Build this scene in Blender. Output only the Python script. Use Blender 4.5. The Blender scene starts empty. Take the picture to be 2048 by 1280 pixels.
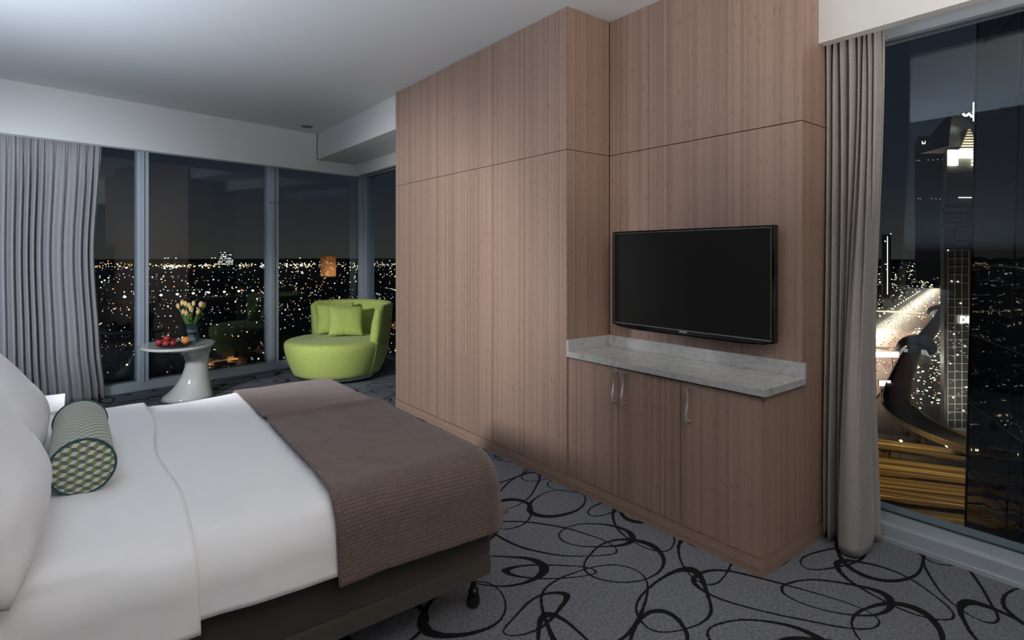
import bpy, bmesh, math, random
from math import sin, cos, pi, radians, sqrt, exp
from mathutils import Vector, Matrix, noise

# ------------------------------------------------------------------ camera, world, lights, exposure
scene = bpy.context.scene
COL = scene.collection
YAW = 0.6647
CAM_Z = 1.3244
cam_data = bpy.data.cameras.new('camera')
cam_data.sensor_width = 36.0
cam_data.lens = 36.0 * 1119.4669 / 2048.0
cam_data.shift_y = -(640.0 - 511.321) / 2048.0
cam_data.clip_start = 0.05
cam_data.clip_end = 30000.0
cam = bpy.data.objects.new('camera', cam_data)
cam.location = (0.0, 0.0, CAM_Z)
cam.rotation_euler = (pi / 2, 0.0, -YAW)
COL.objects.link(cam)
scene.camera = cam

world = bpy.data.worlds.new('night_sky')
scene.world = world
world.use_nodes = True
wn = world.node_tree
wn.nodes.clear()
w_out = wn.nodes.new('ShaderNodeOutputWorld')
w_bg = wn.nodes.new('ShaderNodeBackground')
w_ramp = wn.nodes.new('ShaderNodeValToRGB')
w_sep = wn.nodes.new('ShaderNodeSeparateXYZ')
w_tc = wn.nodes.new('ShaderNodeTexCoord')
wn.links.new(w_tc.outputs['Generated'], w_sep.inputs[0])
wn.links.new(w_sep.outputs['Z'], w_ramp.inputs[0])
w_ramp.color_ramp.elements[0].position = 0.0
w_ramp.color_ramp.elements[0].color = (0.036, 0.034, 0.030, 1)
w_ramp.color_ramp.elements[1].position = 0.45
w_ramp.color_ramp.elements[1].color = (0.010, 0.014, 0.022, 1)
e = w_ramp.color_ramp.elements.new(0.12)
e.color = (0.017, 0.020, 0.026, 1)
wn.links.new(w_ramp.outputs[0], w_bg.inputs[0])
w_bg.inputs[1].default_value = 1.0
wn.links.new(w_bg.outputs[0], w_out.inputs[0])

def light(name, kind, loc, power, color, size=0.1, rot=None, target=None, size_y=None, spot=None, blend=0.5):
    d = bpy.data.lights.new(name, kind)
    d.energy = power
    d.color = color
    if kind == 'AREA':
        d.size = size
        if size_y:
            d.shape = 'RECTANGLE'
            d.size_y = size_y
    else:
        d.shadow_soft_size = size
    if kind == 'SPOT':
        d.spot_size = radians(spot or 80)
        d.spot_blend = blend
    o = bpy.data.objects.new(name, d)
    o.location = loc
    if target is not None:
        o.rotation_euler = (Vector(target) - Vector(loc)).to_track_quat('-Z', 'Y').to_euler()
    elif rot is not None:
        o.rotation_euler = rot
    COL.objects.link(o)
    return o

# bedside lamp out of view on the left, then added unseen spots and ceiling fills
light('bedside_lamp_light', 'SPOT', (-0.80, 3.85, 1.40), 265, (0.97, 0.98, 1.0), 0.18, target=(2.2, 4.2, 0.70), spot=80, blend=0.6)
light('curtain_fill_spot', 'SPOT', (-0.75, 4.05, 1.30), 200, (0.80, 0.89, 1.0), 0.08, target=(-0.30, 6.2, 1.35), spot=72, blend=0.8)  # added spot, carries the bedside lamp's light onto the left curtain
light('chair_fill_spot', 'SPOT', (-0.70, 4.15, 1.40), 135, (0.97, 0.98, 1.0), 0.10, target=(1.75, 6.1, 0.35), spot=46, blend=0.7)  # added spot, brightens the armchair, side table and far floor
light('wardrobe_fill_spot', 'SPOT', (-0.80, 1.10, 1.75), 130, (1.0, 0.95, 0.90), 0.20, target=(2.2, 2.75, 1.4), spot=40, blend=1.0)  # added spot for the wardrobe front, no lamp known there
light('cool_ceiling_fill', 'AREA', (-0.60, 2.6, 1.37), 78, (0.72, 0.84, 1.0), 0.5, rot=(pi, 0, 0), size_y=3.2)  # added upward area light, cool fill for the ceiling
light('warm_ceiling_fill', 'AREA', (0.9, -0.6, 1.5), 104, (1.0, 0.92, 0.83), 1.0, rot=(pi, 0, 0))  # added upward area light, warm bounce off the ceiling

scene.view_settings.view_transform = 'Standard'
scene.view_settings.look = 'None'
scene.view_settings.exposure = 0.0
scene.view_settings.gamma = 1.0
scene.view_settings.use_curve_mapping = False

# ------------------------------------------------------------------ helpers
R = random.Random(7)

def set_props(o, label=None, cat=None, group=None, kind=None):
    if label: o['label'] = label
    if cat: o['category'] = cat
    if group: o['group'] = group
    if kind: o['kind'] = kind
    return o

def wloc(o):
    v = Vector((0, 0, 0))
    while o is not None:
        v += o.location
        o = o.parent
    return v

def empty(name, loc, label, cat, group=None):
    o = bpy.data.objects.new(name, None)
    o.empty_display_size = 0.1
    o.location = loc
    COL.objects.link(o)
    return set_props(o, label, cat, group)

def ob(name, bm, mats, parent=None, smooth=False, origin=None, label=None, **kw):
    """links bm (world coordinates) as one mesh object"""
    off = wloc(parent) if parent is not None else Vector(origin or (0, 0, 0))
    bmesh.ops.recalc_face_normals(bm, faces=bm.faces[:]) if kw.pop('recalc', True) else None
    if off.length > 0:
        bmesh.ops.translate(bm, vec=-off, verts=bm.verts[:])
    me = bpy.data.meshes.new(name)
    bm.to_mesh(me)
    bm.free()
    if not isinstance(mats, (list, tuple)):
        mats = [mats]
    for m in mats:
        me.materials.append(m)
    if smooth:
        for p in me.polygons:
            p.use_smooth = True
        if smooth != 'all':
            try:
                me.set_sharp_from_angle(angle=radians(40))
            except Exception:
                pass
    o = bpy.data.objects.new(name, me)
    COL.objects.link(o)
    if parent is not None:
        o.parent = parent
    elif origin is not None:
        o.location = origin
    if label: o['label'] = label
    return o

def box(bm, x0, x1, y0, y1, z0, z1, bevel=0.0, mi=0, seg=2):
    vs = [bm.verts.new(p) for p in ((x0, y0, z0), (x1, y0, z0), (x1, y1, z0), (x0, y1, z0),
                                     (x0, y0, z1), (x1, y0, z1), (x1, y1, z1), (x0, y1, z1))]
    fs = [bm.faces.new([vs[i] for i in f]) for f in ((3, 2, 1, 0), (4, 5, 6, 7), (0, 1, 5, 4), (1, 2, 6, 5), (2, 3, 7, 6), (3, 0, 4, 7))]
    for f in fs: f.material_index = mi
    if bevel > 0:
        es = list({ed for f in fs for ed in f.edges})
        r = bmesh.ops.bevel(bm, geom=es, offset=bevel, segments=seg, affect='EDGES', profile=0.5)
        for f in r['faces']: f.material_index = mi
    return vs

def boxbm(*a, **k):
    bm = bmesh.new()
    box(bm, *a, **k)
    return bm

def obox(bm, P, U, V, W, mi=0):
    """box from corner P along vectors U V W"""
    P, U, V, W = map(Vector, (P, U, V, W))
    pts = [P, P + U, P + U + V, P + V, P + W, P + U + W, P + U + V + W, P + V + W]
    vs = [bm.verts.new(p) for p in pts]
    for f in ((3, 2, 1, 0), (4, 5, 6, 7), (0, 1, 5, 4), (1, 2, 6, 5), (2, 3, 7, 6), (3, 0, 4, 7)):
        bm.faces.new([vs[i] for i in f]).material_index = mi

def prism(bm, poly, z0, z1, mi=0):
    lo = [bm.verts.new((x, y, z0)) for x, y in poly]
    hi = [bm.verts.new((x, y, z1)) for x, y in poly]
    n = len(poly)
    fs = [bm.faces.new(lo[::-1]), bm.faces.new(hi)]
    for i in range(n):
        fs.append(bm.faces.new((lo[i], lo[(i + 1) % n], hi[(i + 1) % n], hi[i])))
    for f in fs: f.material_index = mi
    return fs

def loft(bm, rings, cap=True, mi=0, closed=True):
    vr = [[bm.verts.new(p) for p in r] for r in rings]
    n = len(rings[0])
    for a, b in zip(vr[:-1], vr[1:]):
        for i in range(n if closed else n - 1):
            j = (i + 1) % n
            bm.faces.new((a[i], a[j], b[j], b[i])).material_index = mi
    if cap and closed:
        bm.faces.new(vr[0][::-1]).material_index = mi
        bm.faces.new(vr[-1]).material_index = mi
    return vr

def lathe(bm, prof, cx, cy, n=32, mi=0, cap=True):
    return loft(bm, [[(cx + r * cos(2 * pi * i / n), cy + r * sin(2 * pi * i / n), z) for i in range(n)] for r, z in prof], cap, mi)

def tube(bm, pts, rad, n=10, mi=0, cap=True, flat=1.0):
    pts = [Vector(p) for p in pts]
    rings = []
    up = Vector((0.13, 0.21, 1)).normalized()
    for i, p in enumerate(pts):
        t = (pts[min(i + 1, len(pts) - 1)] - pts[max(i - 1, 0)]).normalized()
        a = t.cross(up)
        if a.length < 0.05: a = t.cross(Vector((1, 0, 0)))
        a.normalize(); b = a.cross(t)
        r = rad[i] if isinstance(rad, (list, tuple)) else rad
        rings.append([p + a * r * cos(2 * pi * k / n) + b * r * flat * sin(2 * pi * k / n) for k in range(n)])
    return loft(bm, rings, cap, mi)

def grid(bm, nu, nv, fn, uvscale=None, mi=0):
    """fn(i/nu, j/nv)->(pos, (u,v))"""
    uvl = bm.loops.layers.uv.verify()
    vs = []; uvs = []
    for i in range(nu + 1):
        row = []; ur = []
        for j in range(nv + 1):
            p, uv = fn(i / nu, j / nv)
            row.append(bm.verts.new(p)); ur.append(uv)
        vs.append(row); uvs.append(ur)
    for i in range(nu):
        for j in range(nv):
            f = bm.faces.new((vs[i][j], vs[i + 1][j], vs[i + 1][j + 1], vs[i][j + 1]))
            f.material_index = mi
            f.smooth = True
            for l, (a, b) in zip(f.loops, ((i, j), (i + 1, j), (i + 1, j + 1), (i, j + 1))):
                l[uvl].uv = uvs[a][b]
    return vs

def solidify(o, t, offset=0.0):
    m = o.modifiers.new('thickness', 'SOLIDIFY'); m.thickness = t; m.offset = offset
    return o

def subsurf(o, n=1):
    m = o.modifiers.new('smooth', 'SUBSURF'); m.levels = n; m.render_levels = n
    return o

def fn3(x, y=0.0, z=0.0):
    return noise.noise(Vector((x, y, z)))

def sstep(a, b, x):
    t = max(0.0, min(1.0, (x - a) / (b - a)))
    return t * t * (3 - 2 * t)

# ------------------------------------------------------------------ materials
def srgb(r, g, b):
    def c(v):
        v /= 255.0
        return v / 12.92 if v <= 0.04045 else ((v + 0.055) / 1.055) ** 2.4
    return (c(r), c(g), c(b), 1.0)

class NT:
    def __init__(s, name):
        s.m = bpy.data.materials.new(name); s.m.use_nodes = True
        s.t = s.m.node_tree; s.t.nodes.clear()
        s.out = s.t.nodes.new('ShaderNodeOutputMaterial')
    def n(s, kind, **kw):
        nd = s.t.nodes.new(kind)
        for k, v in kw.items():
            if k.startswith('i_'):
                key = k[2:]
                key = int(key) if key.isdigit() else key.replace('_', ' ')
                nd.inputs[key].default_value = v
            else:
                setattr(nd, k, v)
        return nd
    def l(s, a, b): s.t.links.new(a, b)
    def math(s, op, a, b=None, c=None):
        nd = s.t.nodes.new('ShaderNodeMath'); nd.operation = op
        for i, v in enumerate((a, b, c)):
            if v is None: continue
            if isinstance(v, (int, float)): nd.inputs[i].default_value = v
            else: s.l(v, nd.inputs[i])
        return nd.outputs[0]
    def mix(s, fac, a, b):
        nd = s.t.nodes.new('ShaderNodeMix'); nd.data_type = 'RGBA'
        for idx, v in ((0, fac), (6, a), (7, b)):
            if isinstance(v, (int, float, tuple)): nd.inputs[idx].default_value = v
            else: s.l(v, nd.inputs[idx])
        return nd.outputs[2]
    def ramp(s, fac, stops):
        nd = s.t.nodes.new('ShaderNodeValToRGB')
        el = nd.color_ramp.elements
        while len(el) < len(stops): el.new(0.5)
        for e_, (p, c) in zip(el, stops):
            e_.position = p; e_.color = c
        s.l(fac, nd.inputs[0])
        return nd.outputs[0]
    def bsdf(s, color=None, rough=0.5, metal=0.0, bump=None, bstr=0.3, bdist=0.01, **kw):
        b = s.n('ShaderNodeBsdfPrincipled')
        b.inputs['Roughness'].default_value = rough if isinstance(rough, (int, float)) else 0.5
        if not isinstance(rough, (int, float)): s.l(rough, b.inputs['Roughness'])
        b.inputs['Metallic'].default_value = metal
        if color is not None:
            if isinstance(color, tuple): b.inputs['Base Color'].default_value = color
            else: s.l(color, b.inputs['Base Color'])
        for k, v in kw.items():
            b.inputs[k.replace('_', ' ')].default_value = v
        if bump is not None:
            bp = s.n('ShaderNodeBump'); bp.inputs['Strength'].default_value = bstr; bp.inputs['Distance'].default_value = bdist
            s.l(bump, bp.inputs['Height']); s.l(bp.outputs[0], b.inputs['Normal'])
        s.l(b.outputs[0], s.out.inputs[0])
        return b

def coord(nt, scale=(1, 1, 1), kind='Object', rot=(0, 0, 0)):
    tc = nt.n('ShaderNodeTexCoord'); mp = nt.n('ShaderNodeMapping')
    mp.inputs['Scale'].default_value = scale; mp.inputs['Rotation'].default_value = rot
    nt.l(tc.outputs[kind], mp.inputs[0])
    return mp.outputs[0]

def simple(name, color, rough=0.5, metal=0.0, bumpscale=None, bstr=0.1, var=0.0, **kw):
    nt = NT(name)
    col = color
    bump = None
    if bumpscale or var:
        nz = nt.n('ShaderNodeTexNoise', i_Scale=bumpscale or 8.0, i_Detail=3.0)
        nt.l(coord(nt), nz.inputs['Vector'])
        bump = nz.outputs[0]
        if var:
            d = tuple(c * (1 - var) for c in color[:3]) + (1,)
            u = tuple(min(1, c * (1 + var)) for c in color[:3]) + (1,)
            col = nt.mix(bump, d, u)
    nt.bsdf(col, rough, metal, bump=bump if bumpscale else None, bstr=bstr, **kw)
    return nt.m

def emit(name, color, strength):
    nt = NT(name)
    em = nt.n('ShaderNodeEmission'); em.inputs[0].default_value = color; em.inputs[1].default_value = strength
    nt.l(em.outputs[0], nt.out.inputs[0])
    try: nt.m.cycles.emission_sampling = 'NONE'
    except Exception: pass
    return nt.m

def wood(name, vertical=True, base=(0.315, 0.210, 0.163), contrast=0.85):
    nt = NT(name)
    tc = nt.n('ShaderNodeTexCoord'); sp = nt.n('ShaderNodeSeparateXYZ'); nt.l(tc.outputs['Object'], sp.inputs[0])
    if vertical:
        across = nt.math('ADD', sp.outputs[0], sp.outputs[1]); along = sp.outputs[2]
    else:
        across = sp.outputs[2]; along = nt.math('ADD', sp.outputs[0], sp.outputs[1])
    def vec(a, b, off=0.0):
        c = nt.n('ShaderNodeCombineXYZ')
        nt.l(nt.math('MULTIPLY', across, a), c.inputs[0]); nt.l(nt.math('MULTIPLY', along, b), c.inputs[1]); c.inputs[2].default_value = off
        return c.outputs[0]
    # strips of bamboo, each with its own tone
    wn_ = nt.n('ShaderNodeTexWhiteNoise', noise_dimensions='1D')
    nt.l(nt.math('FLOOR', nt.math('MULTIPLY', across, 62.0)), wn_.inputs['W'])
    n1 = nt.n('ShaderNodeTexNoise', i_Scale=1.0, i_Detail=4.0, i_Roughness=0.65); nt.l(vec(150, 1.6), n1.inputs['Vector'])
    n2 = nt.n('ShaderNodeTexNoise', i_Scale=1.0, i_Detail=2.0); nt.l(vec(9, 0.5, 3.0), n2.inputs['Vector'])
    n3 = nt.n('ShaderNodeTexNoise', i_Scale=1.0, i_Detail=2.0); nt.l(vec(85, 16, 8.0), n3.inputs['Vector'])
    fac = nt.math('ADD', nt.math('MULTIPLY', wn_.outputs[0], 0.34), nt.math('ADD', nt.math('MULTIPLY', n1.outputs[0], 0.42), nt.math('MULTIPLY', n2.outputs[0], 0.30)))
    b = base
    k = 0.26 * contrast
    col = nt.ramp(fac, [(0.22, (b[0] * (1 - 1.3 * k), b[1] * (1 - 1.4 * k), b[2] * (1 - 1.45 * k), 1)), (0.5, (b[0], b[1], b[2], 1)), (0.82, (b[0] * (1 + k), b[1] * (1 + k), b[2] * (1 + k), 1))])
    fleck = nt.ramp(n3.outputs[0], [(0.62, (0, 0, 0, 1)), (0.72, (1, 1, 1, 1))])
    col = nt.mix(nt.math('MULTIPLY', fleck, 0.5), col, (b[0] * 0.42, b[1] * 0.36, b[2] * 0.34, 1))
    nt.bsdf(col, 0.42, bump=n1.outputs[0], bstr=0.06, bdist=0.002)
    return nt.m

def rings_carpet():
    nt = NT('swirl_carpet')
    TILE = 0.98
    grp = bpy.data.node_groups.new('ring_motif', 'ShaderNodeTree')
    gi = grp.nodes.new('NodeGroupInput'); go = grp.nodes.new('NodeGroupOutput')
    for nm in ('X', 'Y', 'CX', 'CY', 'C', 'S', 'RA', 'RB', 'DX', 'T'):
        grp.interface.new_socket(nm, in_out='INPUT', socket_type='NodeSocketFloat')
    grp.interface.new_socket('Out', in_out='OUTPUT', socket_type='NodeSocketFloat')
    def gm(op, a, b=None):
        nd = grp.nodes.new('ShaderNodeMath'); nd.operation = op
        for i, v in enumerate((a, b)):
            if v is None: continue
            if isinstance(v, (int, float)): nd.inputs[i].default_value = v
            else: grp.links.new(v, nd.inputs[i])
        return nd.outputs[0]
    I = gi.outputs
    fx = gm('SUBTRACT', gm('FRACT', gm('ADD', gm('SUBTRACT', I['X'], I['CX']), 0.5)), 0.5)
    fy = gm('SUBTRACT', gm('FRACT', gm('ADD', gm('SUBTRACT', I['Y'], I['CY']), 0.5)), 0.5)
    rx = gm('ADD', gm('MULTIPLY', fx, I['C']), gm('MULTIPLY', fy, I['S']))
    ry = gm('SUBTRACT', gm('MULTIPLY', fy, I['C']), gm('MULTIPLY', fx, I['S']))
    def ell(px, py, ra, rb):
        a = gm('DIVIDE', px, ra); b = gm('DIVIDE', py, rb)
        return gm('SQRT', gm('ADD', gm('MULTIPLY', a, a), gm('MULTIPLY', b, b)))
    outer = gm('LESS_THAN', ell(rx, ry, I['RA'], I['RB']), 1.0)
    # inner ellipse is shifted so the line swells on one side
    ira = gm('SUBTRACT', I['RA'], gm('ADD', I['T'], gm('ABSOLUTE', I['DX'])))
    irb = gm('SUBTRACT', I['RB'], gm('MULTIPLY', I['T'], 1.35))
    inner = gm('LESS_THAN', ell(gm('SUBTRACT', rx, I['DX']), ry, ira, irb), 1.0)
    grp.links.new(gm('SUBTRACT', outer, inner), go.inputs[0])
    tc = nt.n('ShaderNodeTexCoord')
    dist = nt.n('ShaderNodeTexNoise', i_Scale=2.3, i_Detail=0.5)
    nt.l(tc.outputs['Object'], dist.inputs['Vector'])
    fray = nt.n('ShaderNodeTexNoise', i_Scale=160.0, i_Detail=1.0)
    nt.l(tc.outputs['Object'], fray.inputs['Vector'])
    spd = nt.n('ShaderNodeSeparateColor'); nt.l(dist.outputs['Color'], spd.inputs[0])
    spf = nt.n('ShaderNodeSeparateColor'); nt.l(fray.outputs['Color'], spf.inputs[0])
    sp = nt.n('ShaderNodeSeparateXYZ'); nt.l(tc.outputs['Object'], sp.inputs[0])
    def warp(o, k):
        a = nt.math('MULTIPLY', nt.math('SUBTRACT', spd.outputs[k], 0.5), 0.17)
        b = nt.math('MULTIPLY', nt.math('SUBTRACT', spf.outputs[k], 0.5), 0.009)
        return nt.math('ADD', o, nt.math('ADD', a, b))
    X0 = warp(sp.outputs[0], 0); Y0 = warp(sp.outputs[1], 1)
    # rotated carpet module
    th = 0.42
    X = nt.math('DIVIDE', nt.math('ADD', nt.math('MULTIPLY', X0, cos(th)), nt.math('MULTIPLY', Y0, sin(th))), TILE)
    Y = nt.math('DIVIDE', nt.math('SUBTRACT', nt.math('MULTIPLY', Y0, cos(th)), nt.math('MULTIPLY', X0, sin(th))), TILE)
    rr = random.Random(21)
    tot = None
    spots = [(0.10, 0.15), (0.42, 0.10), (0.78, 0.18), (0.25, 0.42), (0.60, 0.40), (0.93, 0.45), (0.08, 0.70), (0.40, 0.72), (0.74, 0.68), (0.22, 0.93), (0.58, 0.92), (0.90, 0.90)]
    for i, (cx, cy) in enumerate(spots):
        ra = rr.uniform(0.19, 0.33); rb = ra * rr.uniform(0.30, 0.74)
        a = rr.uniform(0, pi)
        T = 0.0088
        DX = rr.choice((-1, 1)) * rr.uniform(0.008, 0.019)
        g = nt.n('ShaderNodeGroup'); g.node_tree = grp
        nt.l(X, g.inputs['X']); nt.l(Y, g.inputs['Y'])
        for k, v in (('CX', cx + rr.uniform(-.04, .04)), ('CY', cy + rr.uniform(-.04, .04)), ('C', cos(a)), ('S', sin(a)), ('RA', ra), ('RB', rb), ('DX', DX), ('T', T)):
            g.inputs[k].default_value = v
        tot = g.outputs[0] if tot is None else nt.math('MAXIMUM', tot, g.outputs[0])
    n1 = nt.n('ShaderNodeTexNoise', i_Scale=420.0, i_Detail=2.0); nt.l(tc.outputs['Object'], n1.inputs['Vector'])
    n2 = nt.n('ShaderNodeTexNoise', i_Scale=90.0, i_Detail=3.0); nt.l(tc.outputs['Object'], n2.inputs['Vector'])
    f = nt.math('ADD', nt.math('MULTIPLY', n1.outputs[0], 0.5), nt.math('MULTIPLY', n2.outputs[0], 0.5))
    pile = nt.ramp(f, [(0.36, (0.09, 0.095, 0.112, 1)), (0.62, (0.225, 0.235, 0.265, 1))])
    col = nt.mix(tot, pile, (0.012, 0.012, 0.014, 1))
    nt.bsdf(col, 0.95, bump=n1.outputs[0], bstr=0.5, bdist=0.004, Specular_IOR_Level=0.1)
    return nt.m

def fabric(name, color, uvs=(900, 900), rough=0.85, streak=0.18, bstr=0.25, kind='Object', stretch=(1, 1, 1), sheen=0.2):
    nt = NT(name)
    v = coord(nt, stretch, kind)
    n1 = nt.n('ShaderNodeTexNoise', i_Scale=1.0, i_Detail=3.0, i_Roughness=0.7); nt.l(v, n1.inputs['Vector'])
    d = tuple(c * (1 - streak) for c in color[:3]) + (1,); u = tuple(min(1, c * (1 + streak)) for c in color[:3]) + (1,)
    col = nt.ramp(n1.outputs[0], [(0.3, d), (0.7, u)])
    nt.bsdf(col, rough, bump=n1.outputs[0], bstr=bstr, bdist=0.003, Sheen_Weight=sheen, Specular_IOR_Level=0.2)
    return nt.m

def throw_mat():
    nt = NT('brown_basket_weave')
    tc = nt.n('ShaderNodeTexCoord')
    br = nt.n('ShaderNodeTexBrick', i_Scale=1.0)
    br.offset = 0.5; br.squash = 1.0
    mp = nt.n('ShaderNodeMapping'); nt.l(tc.outputs['UV'], mp.inputs[0]); nt.l(mp.outputs[0], br.inputs['Vector'])
    br.inputs['Color1'].default_value = (0.185, 0.130, 0.112, 1); br.inputs['Color2'].default_value = (0.150, 0.104, 0.092, 1); br.inputs['Mortar'].default_value = (0.050, 0.034, 0.032, 1)
    br.inputs['Brick Width'].default_value = 0.0135; br.inputs['Row Height'].default_value = 0.0120; br.inputs['Mortar Size'].default_value = 0.0011; br.inputs['Mortar Smooth'].default_value = 0.6
    n1 = nt.n('ShaderNodeTexNoise', i_Scale=500.0, i_Detail=2.0); nt.l(tc.outputs['UV'], n1.inputs['Vector'])
    n2 = nt.n('ShaderNodeTexNoise', i_Scale=40.0, i_Detail=2.0); nt.l(tc.outputs['UV'], n2.inputs['Vector'])
    col = nt.mix(nt.math('MULTIPLY', n1.outputs[0], 0.5), br.outputs[0], (0.10, 0.07, 0.062, 1))
    h = nt.math('ADD', nt.math('MULTIPLY', br.outputs['Fac'], -1.0), nt.math('ADD', nt.math('MULTIPLY', n2.outputs[0], 0.5), nt.math('MULTIPLY', n1.outputs[0], 0.5)))
    nt.bsdf(col, 0.9, bump=h, bstr=0.55, bdist=0.004, Sheen_Weight=0.25, Specular_IOR_Level=0.15)
    return nt.m

def marble():
    nt = NT('grey_marble')
    v = coord(nt)
    d = nt.n('ShaderNodeTexNoise', i_Scale=5.0, i_Detail=6.0, i_Roughness=0.6, i_Distortion=1.1); nt.l(v, d.inputs['Vector'])
    w = nt.n('ShaderNodeTexNoise', i_Scale=22.0, i_Detail=8.0, i_Roughness=0.75, i_Distortion=0.6); nt.l(v, w.inputs['Vector'])
    vein = nt.math('ABSOLUTE', nt.math('SUBTRACT', d.outputs[0], 0.5))
    vf = nt.ramp(vein, [(0.0, (1, 1, 1, 1)), (0.018, (0, 0, 0, 1))])
    base = nt.ramp(w.outputs[0], [(0.3, (0.34, 0.35, 0.355, 1)), (0.5, (0.46, 0.46, 0.45, 1)), (0.8, (0.54, 0.54, 0.52, 1))])
    col = nt.mix(nt.math('MULTIPLY', vf, 0.38), base, (0.16, 0.165, 0.18, 1))
    nt.bsdf(col, 0.13, IOR=1.6)
    return nt.m

def glass(name, tint=(0.88, 0.93, 0.95, 1), refl=1.0, rough=0.0):
    nt = NT(name)
    t = nt.n('ShaderNodeBsdfTransparent'); t.inputs[0].default_value = tint
    g = nt.n('ShaderNodeBsdfGlossy'); g.inputs['Roughness'].default_value = rough; g.inputs[0].default_value = (0.84, 0.92, 1.0, 1)
    ge = nt.n('ShaderNodeNewGeometry'); dt = nt.n('ShaderNodeVectorMath', operation='DOT_PRODUCT')
    nt.l(ge.outputs['Normal'], dt.inputs[0]); nt.l(ge.outputs['Incoming'], dt.inputs[1])
    om = nt.math('SUBTRACT', 1.0, nt.math('ABSOLUTE', dt.outputs['Value']))
    fr = nt.math('MULTIPLY_ADD', nt.math('POWER', om, 5.0), 0.96 * refl, 0.04 * refl)
    mx = nt.n('ShaderNodeMixShader')
    nt.l(fr, mx.inputs[0])
    nt.l(t.outputs[0], mx.inputs[1]); nt.l(g.outputs[0], mx.inputs[2]); nt.l(mx.outputs[0], nt.out.inputs[0])
    return nt.m

M = {}
M['wood'] = wood('bamboo_veneer_upright')
M['wood_h'] = wood('bamboo_veneer_level', vertical=False, base=(0.30, 0.20, 0.152), contrast=0.7)
M['gap'] = simple('dark_joint', (0.02, 0.013, 0.01, 1), 0.8)
M['carpet'] = rings_carpet()
M['plaster'] = simple('white_plaster', (0.62, 0.62, 0.61, 1), 0.9, bumpscale=60.0, bstr=0.02)
M['wallpaint'] = simple('grey_wall_paint', (0.28, 0.30, 0.33, 1), 0.9)
M['wallpaint_d'] = simple('dark_taupe_wall', (0.085, 0.08, 0.08, 1), 0.85)
M['alu'] = simple('painted_aluminium', (0.40, 0.45, 0.50, 1), 0.34, 0.15)
M['alu_dark'] = simple('dark_gasket', (0.05, 0.06, 0.07, 1), 0.5)  # one even dark tone for gaskets and thin joints
M['glass'] = glass('window_glass', refl=0.95)
M['curtain'] = fabric('linen_curtain', (0.33, 0.305, 0.295, 1), stretch=(60, 60, 700), streak=0.22, bstr=0.2)
M['curtain_l'] = fabric('silver_linen_curtain', (0.285, 0.275, 0.285, 1), stretch=(60, 60, 700), streak=0.18, bstr=0.2)
M['linen'] = fabric('white_cotton', (0.735, 0.735, 0.755, 1), stretch=(3.0, 3.0, 3.0), streak=0.012, bstr=0.22, sheen=0.1)
M['pillowc'] = fabric('white_pillow_cotton', (0.73, 0.735, 0.76, 1), stretch=(9, 9, 9), streak=0.012, bstr=0.25, sheen=0.1)
M['bedbase'] = fabric('taupe_base_cloth', (0.066, 0.056, 0.046, 1), stretch=(300, 300, 300), streak=0.1, bstr=0.1)
M['bedbase2'] = fabric('umber_mattress_cloth', (0.052, 0.044, 0.037, 1), stretch=(300, 300, 300), streak=0.1, bstr=0.1)
M['throw'] = throw_mat()
M['green'] = fabric('lime_velvet', (0.40, 0.475, 0.125, 1), stretch=(40, 40, 40), streak=0.10, bstr=0.12, sheen=0.12)
M['green_seam'] = simple('lime_piping', (0.33, 0.42, 0.08, 1), 0.7)
M['chrome'] = simple('polished_steel', (0.6, 0.6, 0.6, 1), 0.18, 1.0)
M['steel'] = simple('brushed_steel', (0.75, 0.73, 0.70, 1), 0.36, 0.9)
M['lacquer'] = simple('white_gloss_lacquer', (0.60, 0.64, 0.63, 1), 0.12, Coat_Weight=0.6)
M['marble'] = marble()
M['tvblack'] = simple('gloss_black_plastic', (0.006, 0.006, 0.007, 1), 0.12)
M['tvscreen'] = simple('dark_screen_glass', (0.017, 0.017, 0.0165, 1), 0.35, Specular_IOR_Level=0.05)
M['silver'] = simple('silver_badge', (0.7, 0.7, 0.72, 1), 0.3, 1.0)
M['black'] = simple('black_plastic', (0.01, 0.01, 0.011, 1), 0.35)
M['c_white'] = fabric('woven_white', (0.62, 0.59, 0.60, 1), stretch=(900, 900, 900), streak=0.08)
M['c_green'] = fabric('woven_green', (0.185, 0.285, 0.095, 1), stretch=(900, 900, 900), streak=0.08)
M['c_grey'] = fabric('woven_grey', (0.135, 0.135, 0.15, 1), stretch=(900, 900, 900), streak=0.08)
M['teal'] = simple('teal_piping', (0.012, 0.07, 0.08, 1), 0.6)

# ------------------------------------------------------------------ room shell
ANG = 0.1847
CA, SA = cos(ANG), sin(ANG)
def LW(t, d, z=0.0):
    """point on the slanted window side: t along it, d its distance from the viewer's foot"""
    return Vector((-SA * d + t * CA, CA * d + t * SA, z))
H = 2.75
XW = -1.0           # headboard wall
YB = -1.3           # wall behind the viewer
XG = 3.025          # right hand glazing
A, B = 2.2213, 2.5773
W0, W1, W2, W3 = 2.3244, 3.0496, 3.7696, 4.4852
SEAM = 1.9329
PL = 0.070
YE = 1.1766
def ylw(x, d): return (d + SA * x) / CA

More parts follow.
